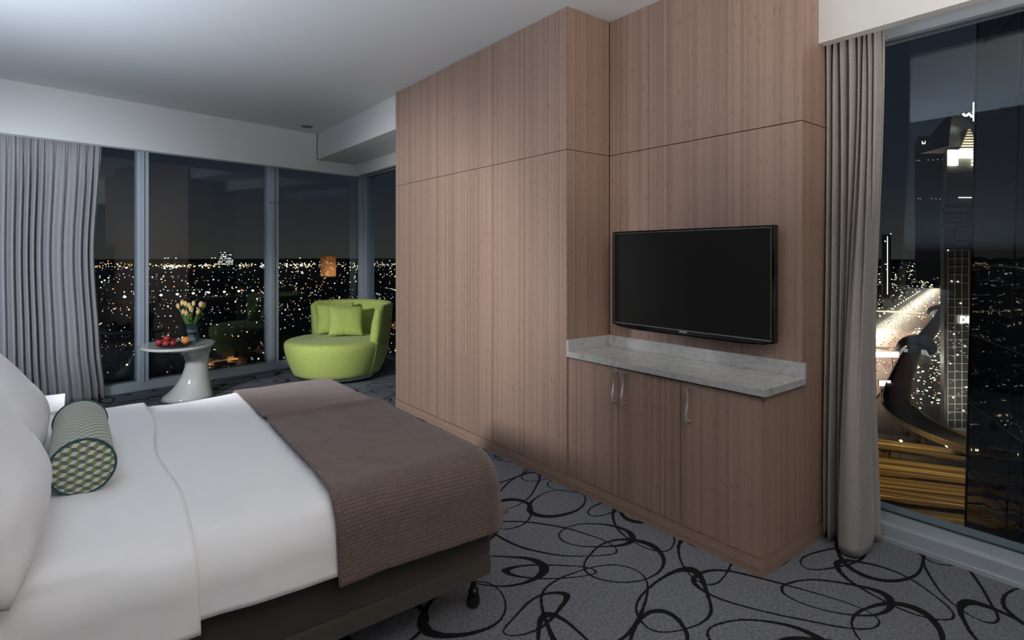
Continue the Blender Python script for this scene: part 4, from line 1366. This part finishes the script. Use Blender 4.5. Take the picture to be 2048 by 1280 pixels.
place_lamps(lm_sod, [Vector((x, y, GZ0)) for x, y in ((120, 560), (150, 575), (205, 600), (235, 620), (95, 545), (262, 690), (300, 735))],
            'street lamp beside the near road under the far windows', 'lamps of the road close below the far windows')

def strip(name, pts, half, z, th, mat, label, cat, parent=None, kind=None, zs=None):
    bm = bmesh.new()
    P_ = [Vector((p[0], p[1], 0)) for p in pts]
    rings = []
    for i, p in enumerate(P_):
        t = (P_[min(i + 1, len(P_) - 1)] - P_[max(i - 1, 0)]).normalized()
        nrm = Vector((-t.y, t.x, 0))
        h_ = half[i] if isinstance(half, (list, tuple)) else half
        zz = zs[i] if zs else z
        rings.append([p + nrm * h_ + Vector((0, 0, zz - th)), p - nrm * h_ + Vector((0, 0, zz - th)), p - nrm * h_ + Vector((0, 0, zz)), p + nrm * h_ + Vector((0, 0, zz))])
    loft(bm, rings)
    o = ob(name, bm, mat, parent, origin=(P_[0].x, P_[0].y, z) if parent is None else None)
    if parent is None: set_props(o, label, cat, None, kind)
    return o
def smooth_path(pts, n=6):
    out = []
    for i in range(len(pts) - 1):
        p0 = pts[max(i - 1, 0)]; p1 = pts[i]; p2 = pts[i + 1]; p3 = pts[min(i + 2, len(pts) - 1)]
        for k in range(n):
            t = k / n
            out.append(tuple(0.5 * ((2 * b) + (-a + c) * t + (2 * a - 5 * b + 4 * c - d) * t * t + (-a + 3 * b - 3 * c + d) * t ** 3) for a, b, c, d in zip(p0, p1, p2, p3)))
    out.append(tuple(pts[-1]))
    return out

# main highway, running away to the right of the view
HU = Vector((cos(radians(12.2)), sin(radians(12.2)), 0)); HN = Vector((-HU.y, HU.x, 0))
def hw(u, n, z=0.0):
    p = HU * u + HN * n
    return Vector((p.x, p.y, z))
strip('highway', [hw(430, 100), hw(6000, 100)], 34, GZ0 + 0.6, 0.5, M['asphalt'], 'wide multi-lane highway running to the horizon, full of traffic', 'road')
strip('frontage_road', smooth_path([hw(3000, 30), hw(1200, 30), hw(800, 28), hw(620, 22), hw(540, 5), hw(500, -6)]), 7, GZ0 + 0.5, 0.4, M['asphalt'], 'narrow frontage road with queueing cars beside the track viaduct', 'road')
for (u0, u1, n_, wdt, pw, c_) in ((520, 1100, 117, 24, 1100000, (1.0, 0.86, 0.62)), (1100, 2600, 117, 24, 1500000, (1.0, 0.86, 0.62)), (480, 1100, 86, 26, 190000, (1.0, 0.40, 0.24)), (1100, 2600, 86, 26, 180000, (1.0, 0.55, 0.33))):
    c = hw((u0 + u1) / 2, n_, GZ0 + 22)
    light('highway_lighting', 'AREA', c, pw, c_, size=u1 - u0, rot=(0, 0, radians(12.2)), size_y=wdt)
# vehicles
def car_mesh(front):
    bm = bmesh.new()
    box(bm, -2.2, 2.2, -0.9, 0.9, 0.3, 0.95)
    loft(bm, [[(-1.6, -0.85, 0.95), (1.2, -0.85, 0.95), (1.2, 0.85, 0.95), (-1.6, 0.85, 0.95)], [(-1.1, -0.7, 1.45), (0.6, -0.7, 1.45), (0.6, 0.7, 1.45), (-1.1, 0.7, 1.45)]])
    for s in (-0.62, 0.62):
        box(bm, 2.2, 2.45, s - 0.35, s + 0.35, 0.45, 1.0, mi=1)
        box(bm, -2.45, -2.2, s - 0.35, s + 0.35, 0.5, 1.05, mi=2)
        for x in (-1.4, 1.4):
            box(bm, x - 0.32, x + 0.32, s * 1.35 - 0.1, s * 1.35 + 0.1, 0, 0.6, mi=3)
    me = bpy.data.meshes.new('car'); bm.to_mesh(me); bm.free()
    for m_ in (M['facade2'], EH, ER, M['black']): me.materials.append(m_)
    return me
cm = car_mesh(True)
EH2 = EH
def put_car(p, yaw_, label, group):
    o = bpy.data.objects.new('car', cm); o.location = p; o.rotation_euler = (0, 0, yaw_); COL.objects.link(o)
    set_props(o, label, 'car', group)
for k in range(150):
    u = 640 + 1500 * (k / 150) ** 1.3; lane = 106 + 3.8 * rc.randint(0, 6)
    put_car(hw(u + rc.uniform(-4, 4), lane, GZ0 + 0.6), radians(12.2) + pi, 'car with headlamps on coming towards the tower in the bright lanes of the highway', 'oncoming cars on the highway')
for k in range(120):
    u = 520 + 1300 * (k / 120) ** 1.3; lane = 73 + 3.8 * rc.randint(0, 7)
    put_car(hw(u + rc.uniform(-4, 4), lane, GZ0 + 0.6), radians(12.2), 'car showing red tail lamps driving away in the near lanes of the highway', 'departing cars on the highway')
for k in range(26):
    u = 560 + 26 * k
    put_car(hw(u, 30 + (3 if k % 2 else -3) - (8 if u < 600 else 0), GZ0 + 0.55), radians(12.2) + (pi if k % 2 else 0), 'car queueing on the frontage road by the glass tower', 'cars on the frontage road')
place_lamps(lm_hw, [hw(560 + 46 * k, 103.5, GZ0) for k in range(34)], 'tall lamp on the highway median', 'lamps along the highway median')
place_lamps(lm_hw, [hw(700 + 60 * k, 133, GZ0) for k in range(24)], 'tall lamp on the far verge of the highway', 'lamps along the far verge of the highway')

# elevated track with pillars
va = empty('track_viaduct', (565, 171, GZ0), 'dark elevated railway viaduct curving between the highway and the towers', 'viaduct')
vp = smooth_path([(2000, 500), (1350, 344), (975, 264), (752, 219), (640, 193), (548, 170), (481, 151), (440, 131), (414, 108), (395, 80), (380, 52)])
vh = [8.0 if p[0] > 560 else 8.5 if p[0] > 470 else 10.5 for p in vp]
zs = [GZ0 + 14] * len(vp)
strip('deck', vp, vh, GZ0 + 14, 1.8, M['deck'], None, None, va)
for sgn in (1, -1):
    pts = []
    for i, p in enumerate(vp):
        a = Vector(vp[min(i + 1, len(vp) - 1)]) - Vector(vp[max(i - 1, 0)]); a.normalize()
        pts.append((p[0] - a.y * vh[i] * sgn, p[1] + a.x * vh[i] * sgn))
    strip('parapet', pts, 0.35, GZ0 + 15.2, 3.2, M['concrete'], None, None, va)
for (x, y) in ((470, 146), (450, 137), (436, 127), (424, 118), (411, 103), (399, 86), (500, 157), (530, 165), (590, 179), (640, 192)):
    bm = bmesh.new()
    lathe(bm, [(1.6, GZ0), (1.5, GZ0 + 10), (3.2, GZ0 + 12.2)], x, y, 12)
    ob('pillar', bm, M['concrete'], va, smooth=True)
# railway stations: dark shells straddling the track
for (u_, yy, nm) in ((760, 219, 'nearer'), (1270, 330, 'farther')):
    ang = radians(13)
    dv = Vector((cos(ang), sin(ang), 0)); nv = Vector((-sin(ang), cos(ang), 0))
    c = Vector((u_, yy, GZ0 + 10))
    st = empty('railway_station', tuple(c), 'dark shell-roofed railway station over the track, the %s of the two' % nm, 'station')
    rings = []
    for i in range(13):
        t = -1 + 2 * i / 12
        rr_ = sqrt(max(0.0, 1 - (t * 0.72) ** 2))
        rings.append([c + dv * t * 40 + nv * 19 * rr_ * cos(a_) + Vector((0, 0, 4 + 15 * rr_ * sin(a_))) for a_ in [pi * k / 14 for k in range(15)]])
    bm = bmesh.new(); loft(bm, rings, cap=False, closed=False)
    o = ob('roof_shell', bm, M['deck'], st, smooth='all'); solidify(o, 0.8)
    bm = bmesh.new()
    for s in (-1, 1):
        p = c - dv * 30 + nv * s * 11 + Vector((0, 0, 3))
        obox(bm, p - nv * 5, nv * 10, dv * 1, (0, 0, 5.0))
        p = c - dv * 15 + nv * s * 19.2 + Vector((0, 0, 2))
        obox(bm, p, nv * 0.4 * s, dv * 30, (0, 0, 3.5))
    ob('lit_opening', bm, ED, st)
    ob('platform', boxbm(c.x - 1, c.x + 1, c.y - 1, c.y + 1, GZ0, GZ0 + 10), M['concrete'], st)
    wd_ = empty('footbridge', tuple(c + nv * 60), 'slim lit footbridge from the %s station across the highway' % nm, 'footbridge')
    bm = bmesh.new(); obox(bm, c + nv * 27, nv * 105, dv * 5, (0, 0, 3.5)); ob('span', bm, M['concrete'], wd_)
    bm = bmesh.new(); obox(bm, c + nv * 27 - dv * 0.2 + Vector((0, 0, 1.2)), nv * 105, dv * 0.2, (0, 0, 1.6)); ob('window_band', bm, EY if nm == 'farther' else ED, wd_)

# illuminated billboards near the curve
for (p0, wv, hh, lab) in (((690, 229), 34, 6.5, 'long glowing white billboard beside the highway'), ((540, 178), 10, 5.0, 'smaller glowing white billboard below the long one')):
    c = Vector((p0[0], p0[1], GZ0))
    bb = empty('billboard', tuple(c), lab, 'billboard')
    bm = bmesh.new(); obox(bm, c + Vector((0, 0, 11)) - RT * wv / 2, RT * wv, FW * 1.0, (0, 0, hh)); ob('box', bm, M['facade'], bb)
    bm = bmesh.new(); obox(bm, c + Vector((0, 0, 11.3)) - RT * (wv / 2 - 0.3) - FW * 0.2, RT * (wv - 0.6), FW * 0.15, (0, 0, hh - 0.6)); ob('lit_face', bm, EH, bb)
    for s in (-0.3, 0.3):
        bm = bmesh.new(); tube(bm, [c + RT * wv * s + FW * 0.5, c + RT * wv * s + FW * 0.5 + Vector((0, 0, 11))], 0.5, n=8); ob('post', bm, M['facade2'], bb)

# interchange in sodium light
strip('interchange_ground', [(215, 400), (375, 91), (420, 4)], 75, GZ0 + 0.2, 0.1, M['asphalt'], 'brown sodium-lit ground under the flyovers', 'ground')
def ext(p, q, back, fwd_):
    p = Vector(p); q = Vector(q); d_ = (q - p).normalized()
    return [tuple(p - d_ * back), tuple(q + d_ * fwd_)]
M['barrier'] = simple('pale_barrier', (0.55, 0.45, 0.30, 1), 0.7)
def flyover(name, p, q, half, z, th, label, posts=True):
    e_ = empty(name, (p[0], p[1], GZ0), label, 'road')
    ends = ext(p, q, 330, 40)
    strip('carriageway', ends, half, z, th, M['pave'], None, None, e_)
    a, b = Vector(ends[0]), Vector(ends[1]); d_ = (b - a).normalized(); nn = Vector((-d_.y, d_.x))
    for s in (-1, 1):
        strip('barrier', [tuple(a + nn * half * s), tuple(b + nn * half * s)], 0.3, z + 1.1, 1.6, M['barrier'], None, None, e_)
    if posts:
        L_ = (b - a).length
        for k in range(int(L_ / 45)):
            c = a + d_ * (20 + 45 * k)
            bm = bmesh.new(); box(bm, c.x - 2, c.x + 2, c.y - 2, c.y + 2, GZ0, z - th); ob('pier', bm, M['concrete'], e_)
flyover('flyover', (377, 129), (394, 91.5), 6.5, GZ0 + 9, 1.6, 'upper sodium-lit flyover passing just under the track viaduct')
flyover('flyover', (346, 118), (366, 84), 9.0, GZ0 + 6, 1.6, 'second sodium-lit flyover, broad and pale, below the upper one')
flyover('flyover', (318, 107), (338, 76), 8.0, GZ0 + 3, 1.2, 'third sodium-lit flyover, in front of the broad one', False)
flyover('slip_road', (362, 124), (381, 88), 2.5, GZ0 + 4, 0.8, 'narrow raised ramp between the upper and the broad flyover', False)
flyover('slip_road', (333, 112), (353, 80), 2.2, GZ0 + 3.5, 0.8, 'narrow raised ramp between the broad and the third flyover', False)
flyover('sunken_road', (290, 98), (309, 69), 8.5, GZ0 + 0.8, 0.7, 'lowest sodium-lit road at the foot of the window', False)
flyover('slip_road', (268, 90), (287, 63), 6.0, GZ0 + 0.7, 0.6, 'narrow sodium-lit slip road closest below the window', False)
dI = Vector((0.46, -0.888, 0))
angI = math.atan2(dI.y, dI.x)
for (cx_, cy_, z_, pw) in ((372, 150, 26, 16000), (340, 130, 20, 11000), (305, 125, 16, 11000), (274, 110, 14, 9000)):
    light('sodium_lighting', 'AREA', (cx_, cy_, GZ0 + z_), pw, (1.0, 0.58, 0.16), size=200, rot=(0, 0, angI), size_y=6)
place_lamps(lm_sod, [Vector((372 + 17 * k * 0.46 * 1.3, 138 - 17 * k * 0.888 * 1.3, GZ0)) for k in range(-8, 4)], 'twin lamp post between the sodium-lit flyovers', 'lamp posts of the interchange')

# glass tower with pale facade grid
def tower_box(bm, r0, r1, f0, f1, z0, z1, mi=0):
    d_ = f1 - f0
    obox(bm, rf(r0, f0, z0), RT * (r1 - r0), FW * d_ + RT * (0.86 * r0 / f0 * d_ if d_ > 8 else 0.0), (0, 0, z1 - z0), mi)
ta = empty('skyscraper', tuple(rf(305, 390, GZ0)), 'dark glass tower with a pale gridded facade and lit sign', 'skyscraper')
bm = bmesh.new(); tower_box(bm, 294, 322, 381, 406, GZ0, 5); tower_box(bm, 294.5, 318, 382, 404, 5, 36); ob('shaft', bm, M['facade'], ta)
bm = bmesh.new()
x0, x1 = 296.2, 310.8
for k in range(4):
    x = x0 + (x1 - x0) * k / 3
    tower_box(bm, x - 0.22, x + 0.22, 380.5, 381.2, GZ0, 5.2)
nrow = 22
for k in range(nrow + 1):
    z = GZ0 + 4 + (5 - GZ0 - 4) * k / nrow
    if k == 17: continue
    tower_box(bm, x0, x1, 380.6, 381.2, z - 0.18, z + 0.18)
tower_box(bm, x0 - 0.5, x1 + 0.5, 380.3, 381.4, GZ0, GZ0 + 4.2)
ob('facade_grid', bm, M['frame_l'], ta)
bm = bmesh.new()
for k, z in enumerate((8.0, 12.5, 15.5, 18.5, 22, 25, 28, 31.5)):
    tower_box(bm, 293.8 if z > 20 else 302, 309.5, 380.9, 382.5, z, z + (2.2 if k in (0, 7, 1) else 0.9))
ob('floor_band', bm, M['facade2'], ta)
bm = bmesh.new()
rings = []
for k in range(9):
    t = k / 8
    r_ = 295 + 26 * t
    zc = 42 + 7.5 * sin(pi * (0.15 + 0.7 * t))
    rings.append([rf(r_, 380, 36 + 0.5), rf(r_ + 15, 404, 36.5), rf(r_ + 15, 404, zc), rf(r_, 380, zc)])
loft(bm, rings); ob('roof_cap', bm, M['facade2'], ta)
bm = bmesh.new()
for (r_, z) in ((299.0, -16), (303.2, -16.3), (296.4, 5), (301, 43), (307, 37), (300, -95), (308, -60), (298, -72), (305, -31), (309, -88), (300.5, -52), (307, -104), (303, -66)):
    tower_box(bm, r_ - 0.35, r_ + 0.35, 380.2, 380.9, z - 0.35, z + 0.35)
tower_box(bm, 303, 312, 379.7, 380.0, 40.5, 41.0)
ob('lit_window', bm, EW, ta)
bm = bmesh.new()
for k in range(40):
    r_ = rc.uniform(297, 310); z = rc.uniform(-108, -40)
    tower_box(bm, r_ - 0.5, r_ + 0.5, 380.6, 380.9, z - 0.3, z + 0.3)
ob('dim_window', bm, ED, ta)
# sign letters
def sign(txt, size, pos, mat, parent):
    cu = bpy.data.curves.new('sign_letters', 'FONT'); cu.body = txt; cu.size = size; cu.extrude = 0.15
    cu.offset = 0.035 * size
    tmp = bpy.data.objects.new('tmp', cu); COL.objects.link(tmp)
    dg = bpy.context.evaluated_depsgraph_get()
    me = bpy.data.meshes.new_from_object(tmp.evaluated_get(dg))
    bpy.data.objects.remove(tmp)
    me.name = 'sign_letters'; me.materials.clear(); me.materials.append(mat)
    o = bpy.data.objects.new('sign_letters', me); COL.objects.link(o); o.parent = parent
    o.rotation_euler = (pi / 2, 0, -YAW)
    o.location = Vector(pos) - wloc(parent)
    return o
sg = sign('DI', 6.2, rf(304.0, 379.8, -44.2), EH, ta); sg['label'] = 'glowing white sign letters'
light('tower_grid_fill', 'AREA', rf(300, 345, GZ0 + 20), 30000, (1.0, 0.85, 0.65), size=20, target=rf(304, 381, -40))  # added area light to brighten the facade grid, no floodlight known there

# taller tower with arched crown
tb = empty('skyscraper', tuple(rf(424, 535, GZ0)), 'tall tower with pointed arched crown, bright top screens and mast', 'skyscraper')
cxr = 423.0
bm = bmesh.new(); tower_box(bm, 404, 442, 520, 555, GZ0, 99); ob('shaft', bm, M['facade2'], tb)
bm = bmesh.new()
def zy(y, f): return CAM_Z + (511.3 - y) / 1119.5 * f
tower_box(bm, 404.6, 426.5, 518.5, 519.8, zy(316, 520), zy(300, 520))
tower_box(bm, 404.6, 413.2, 518.5, 519.8, zy(331, 520), zy(316, 520))
for k in range(5): tower_box(bm, 426.9, 429.5, 518.5, 519.8, zy(331 - 6.5 * k, 520), zy(328 - 6.5 * k, 520))
ob('lit_screen', bm, EH, tb)
bm = bmesh.new()
rings = []
for (y, hwid) in ((300, 18.5), (290, 17.2), (274, 14.0), (258, 10.5), (244, 7.0), (234, 4.4), (226, 3.4)):
    z = zy(y, 537)
    rings.append([rf(cxr - hwid, 537 - hwid, z), rf(cxr + hwid, 537 - hwid, z), rf(cxr + hwid, 537 + hwid, z), rf(cxr - hwid, 537 + hwid, z)])
loft(bm, rings); ob('crown', bm, M['facade'], tb)
bm = bmesh.new()
for k in range(8):
    y = 299 - 5.4 * k; hwid = 8.4 * (1 - k / 8.2)
    z = zy(y, 519); z1_ = zy(y - 2.4, 519)
    tower_box(bm, cxr - hwid, cxr + hwid, 517.5, 519, z, z1_)
ob('crown_louvre', bm, simple('lit_louvre', (0.6, 0.55, 0.45, 1), 0.6), tb)
bm = bmesh.new()
tube(bm, [rf(427.5, 518.5, zy(242, 518)), rf(427.5, 518.5, zy(205, 518))], 0.35, n=6)
octa(bm, rf(427.5, 518.3, zy(224, 518)), 1.3, 0); octa(bm, rf(427.5, 518.3, zy(206, 518)), 0.7, 0)
pts = [rf((px - 1024) / 1119.5 * 518, 518, zy(y, 518)) for px, y in ((1926, 228), (1930, 231), (1934, 231), (1938, 227), (1941, 230), (1944, 234))]
tube(bm, pts, 0.9, n=6)
ob('mast', bm, EH, tb)
light('crown_floodlight', 'AREA', rf(423, 500, 96), 16000, (1.0, 0.85, 0.6), size=10, target=rf(423, 519, 118))

# dim tower in the haze and the dark cluster at the left of the highway
def plain_tower(r0, r1, f0, f1, ztop, label, lights, mat='facade', step=None):
    e_ = empty('skyscraper', tuple(rf((r0 + r1) / 2, (f0 + f1) / 2, GZ0)), label, 'skyscraper')
    bm = bmesh.new(); tower_box(bm, r0, r1, f0, f1, GZ0, ztop)
    if step:
        for (a, b, z) in step: tower_box(bm, r0 + (r1 - r0) * a, r0 + (r1 - r0) * b, f0 + 2, f1 - 2, ztop, z)
    ob('shaft', bm, M[mat], e_)
    for (mat_, items) in lights:
        bm = bmesh.new()
        for (a, b, z0, z1) in items:
            tower_box(bm, r0 + (r1 - r0) * a, r0 + (r1 - r0) * b, f0 - 0.6, f0 - 0.05, z0, z1)
        ob('window_lights', bm, mat_, e_)
    return e_
def R_(px, f): return (px - 1024) / 1119.5 * f
F = 2600
plain_tower(R_(1832, F), R_(1891, F), F, F + 50, zy(282, F), 'broad hazy tower with rows of faint white lights', [(ED, [(x, x + 0.03, zy(y, F), zy(y - 2.2, F)) for (x, y) in ((0.02, 322), (0.1, 322), (0.4, 321), (0.55, 321), (0.72, 320), (0.9, 320), (0.05, 398), (0.13, 399), (0.52, 398), (0.66, 399), (0.8, 399), (0.62, 303), (0.7, 305))]),
                                                                              (EW, [(0.20, 0.32, zy(288, F), zy(286, F)), (0.20, 0.22, zy(288, F), zy(282, F)), (0.30, 0.32, zy(288, F), zy(282, F))])], mat='facade2', step=[(0.1, 0.55, zy(272, F))])
F = 1300
plain_tower(R_(1741, F), R_(1756, F), F, F + 40, zy(457, F), 'dark slab tower nearest the curtain with white roof lights', [(EW, [(0.3, 0.7, zy(458, F), zy(455, F)), (0.5, 0.9, zy(475, F), zy(472, F)), (0.2, 0.6, zy(503, F), zy(500, F)), (0.5, 0.95, zy(508, F), zy(505, F)), (0.0, 0.3, zy(517, F), zy(512, F))]), (ED, [(0.4, 0.5, zy(600, F), zy(530, F)), (0.75, 0.82, zy(590, F), zy(560, F))])])
plain_tower(R_(1757, F), R_(1776, F), F + 60, F + 100, zy(468, F), 'dark tower with a bright emblem light near its top', [(EH, [(0.25, 0.8, zy(497, F), zy(494.5, F)), (0.4, 0.7, zy(501, F), zy(498, F)), (0.15, 0.35, zy(466, F), zy(464, F)), (0.45, 0.6, zy(551, F), zy(547, F))]), (EW, [(0.38, 0.44, zy(545, F), zy(523, F)), (0.7, 0.75, zy(596, F), zy(566, F)), (0.82, 0.9, zy(600, F), zy(563, F))])])
plain_tower(R_(1777, F), R_(1794, F), F + 20, F + 60, zy(468, F), 'dark tower with a thin vertical line of light up its edge', [(EW, [(0.52, 0.58, zy(590, F), zy(472, F)), (0.2, 0.35, zy(483, F), zy(481, F)), (0.4, 0.5, zy(540, F), zy(539, F)), (0.2, 0.5, zy(529, F), zy(528, F)), (0.9, 1.0, zy(468, F), zy(466, F))])])
F = 2000
plain_tower(R_(1796, F), R_(1812, F), F, F + 40, zy(538, F), 'low hazy block behind the dark towers', [(ED, [(0.2, 0.3, zy(560, F), zy(556, F)), (0.6, 0.7, zy(553, F), zy(550, F))])], mat='facade2')

# tan slab building and tiered dockside building on the horizon
F = 3300
e_ = empty('apartment_building', tuple(rf(R_(656, F), F + 20, GZ0)), 'tan floodlit slab building standing above the horizon left of the armchair', 'building')
bm = bmesh.new(); tower_box(bm, R_(641, F), R_(672, F), F, F + 40, GZ0, zy(511.8, F)); ob('walls', bm, M['tan'], e_)
bm = bmesh.new()
for k in range(9):
    x = 642.5 + 3.2 * k
    for j in range(13):
        if rc.random() < 0.5: continue
        y = 514 + 2.9 * j
        tower_box(bm, R_(x, F), R_(x + 1.1, F), F - 2, F - 0.5, zy(y + 1.6, F), zy(y, F), mi=0 if rc.random() < 0.8 else 1)
ob('lit_windows', bm, [emit('amber_window', (1.0, 0.42, 0.16, 1), 0.6), EY], e_)
light('slab_floodlight', 'AREA', rf(R_(664, F), F - 70, GZ0 + 8), 130000, (1.0, 0.55, 0.25), size=30, target=rf(R_(660, F), F, GZ0 + 40))
F = 5200
e_ = empty('dockside_building', tuple(rf(R_(450, F), F, GZ0)), 'stepped white-lit building among the dock lights on the horizon', 'building')
bm = bmesh.new(); tower_box(bm, R_(432, F), R_(471, F), F, F + 80, GZ0, zy(521, F)); tower_box(bm, R_(438, F), R_(463, F), F + 10, F + 70, zy(521, F), zy(506, F)); ob('walls', bm, M['facade'], e_)
bm = bmesh.new()
for (a, b, y) in ((434, 470, 528), (436, 468, 524), (433, 466, 520.5), (440, 464, 516.5), (438, 455, 513), (441, 462, 509.5), (441, 443, 505), (448, 450, 505)):
    x = a
    while x < b:
        if rc.random() < 0.75: tower_box(bm, R_(x, F), R_(x + 1.3, F), F - 3, F - 1, zy(y + 0.7, F), zy(y - 0.6, F))
        x += 1.9
ob('lit_floors', bm, EW, e_)
# dock cranes
for k, px in enumerate((330, 336, 352, 424, 430, 600)):
    F = 5600 + 60 * k
    c = rf(R_(px, F), F, GZ0)
    e_ = empty('dock_crane', tuple(c), 'tall dock crane silhouetted among the harbour lights', 'crane', 'dock cranes on the horizon')
    bm = bmesh.new()
    for s in (-1, 1):
        tube(bm, [c + RT * 22 * s, c + RT * 10 * s + Vector((0, 0, 95))], 2.5, n=5)
    tube(bm, [c - RT * 14 + Vector((0, 0, 60)), c + RT * 14 + Vector((0, 0, 60))], 2.0, n=5)
    ob('legs', bm, M['frame_l'], e_)
    bm = bmesh.new(); tube(bm, [c - RT * 30 + Vector((0, 0, 88)), c + RT * 12 + Vector((0, 0, 94)), c + RT * 46 + Vector((0, 0, 140))], 2.2, n=5)
    ob('boom', bm, M['frame_l'], e_)
    bm = bmesh.new(); octa(bm, c + Vector((0, 0, 96)), 5.5, 0); octa(bm, c + RT * 20 + Vector((0, 0, 14)), 8, 0); ob('lamps', bm, EL, e_)
# road glowing amber under the far windows
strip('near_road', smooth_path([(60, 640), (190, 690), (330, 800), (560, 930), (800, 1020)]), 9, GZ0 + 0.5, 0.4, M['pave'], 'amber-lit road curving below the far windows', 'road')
for (a, b, pw) in (((100, 655), (200, 697), 26000), ((215, 708), (330, 800), 24000), ((420, 855), (560, 930), 20000)):
    a = Vector(a); b = Vector(b); c = (a + b) / 2; d_ = b - a
    light('amber_lighting', 'AREA', (c.x, c.y, GZ0 + 12), pw, (1.0, 0.45, 0.15), size=d_.length, rot=(0, 0, math.atan2(d_.y, d_.x)), size_y=5)

# ------------------------------------------------------------------ neighbouring glass wing of the tower
wu = Vector((sin(radians(62.8)), cos(radians(62.8)), 0)); ww = Vector((wu.y, -wu.x, 0))
DW = 9.5
gw = empty('glass_wing', tuple(wu * 30 + ww * DW + Vector((0, 0, -25))), 'dark leaning glass facade wing outside the right window', 'glass facade')
def wing(s, z, o_=0.0):
    p = wu * s + ww * (DW + o_)
    return Vector((p.x, p.y, z))
def s_edge(z): return 35.3 + (13.0 - z) * 0.075
nt = NT('dark_curtain_wall_glass')
n_ = nt.n('ShaderNodeTexNoise', i_Scale=0.55, i_Detail=1.0)
nt.l(coord(nt), n_.inputs['Vector'])
nt.bsdf((0.006, 0.008, 0.011, 1), 0.02, bump=n_.outputs[0], bstr=0.10, bdist=0.12, IOR=1.75)
bm = bmesh.new()
zA, zB = -48.0, 32.0
loft(bm, [[wing(8, zA), wing(s_edge(zA), zA), wing(s_edge(zA), zA, 2.0), wing(8, zA, 2.0)], [wing(8, zB), wing(s_edge(zB), zB), wing(s_edge(zB), zB, 2.0), wing(8, zB, 2.0)]])
ob('glazing', bm, nt.m, gw)
for k in range(-13, 8):
    z = 0.82 + 3.6 * k
    bm = bmesh.new()
    if not (zA < z < zB): bm.free(); continue
    obox(bm, wing(8, z, -0.04), wu * (s_edge(z) - 8), ww * 0.03, (0, 0, 0.035))
    ob('floor_joint', bm, M['alu_dark'] if k < -1 else M['alu'], gw)
for k in range(17):
    s_ = 34.4 - 1.5 * k
    bm = bmesh.new(); obox(bm, wing(s_ - 0.02, zA, -0.03), wu * 0.03 , ww * 0.03, Vector((0, 0, zB - zA)) - wu * 0.075 * (zB - zA)); ob('upright_joint', bm, M['alu_dark'], gw)
bm = bmesh.new()
obox(bm, wing(s_edge(zA), zA, -0.05), wu * 0.05, ww * 0.06, Vector((0, 0, zB - zA)) - wu * 0.075 * (zB - zA)); ob('edge_trim', bm, M['alu_dark'], gw)
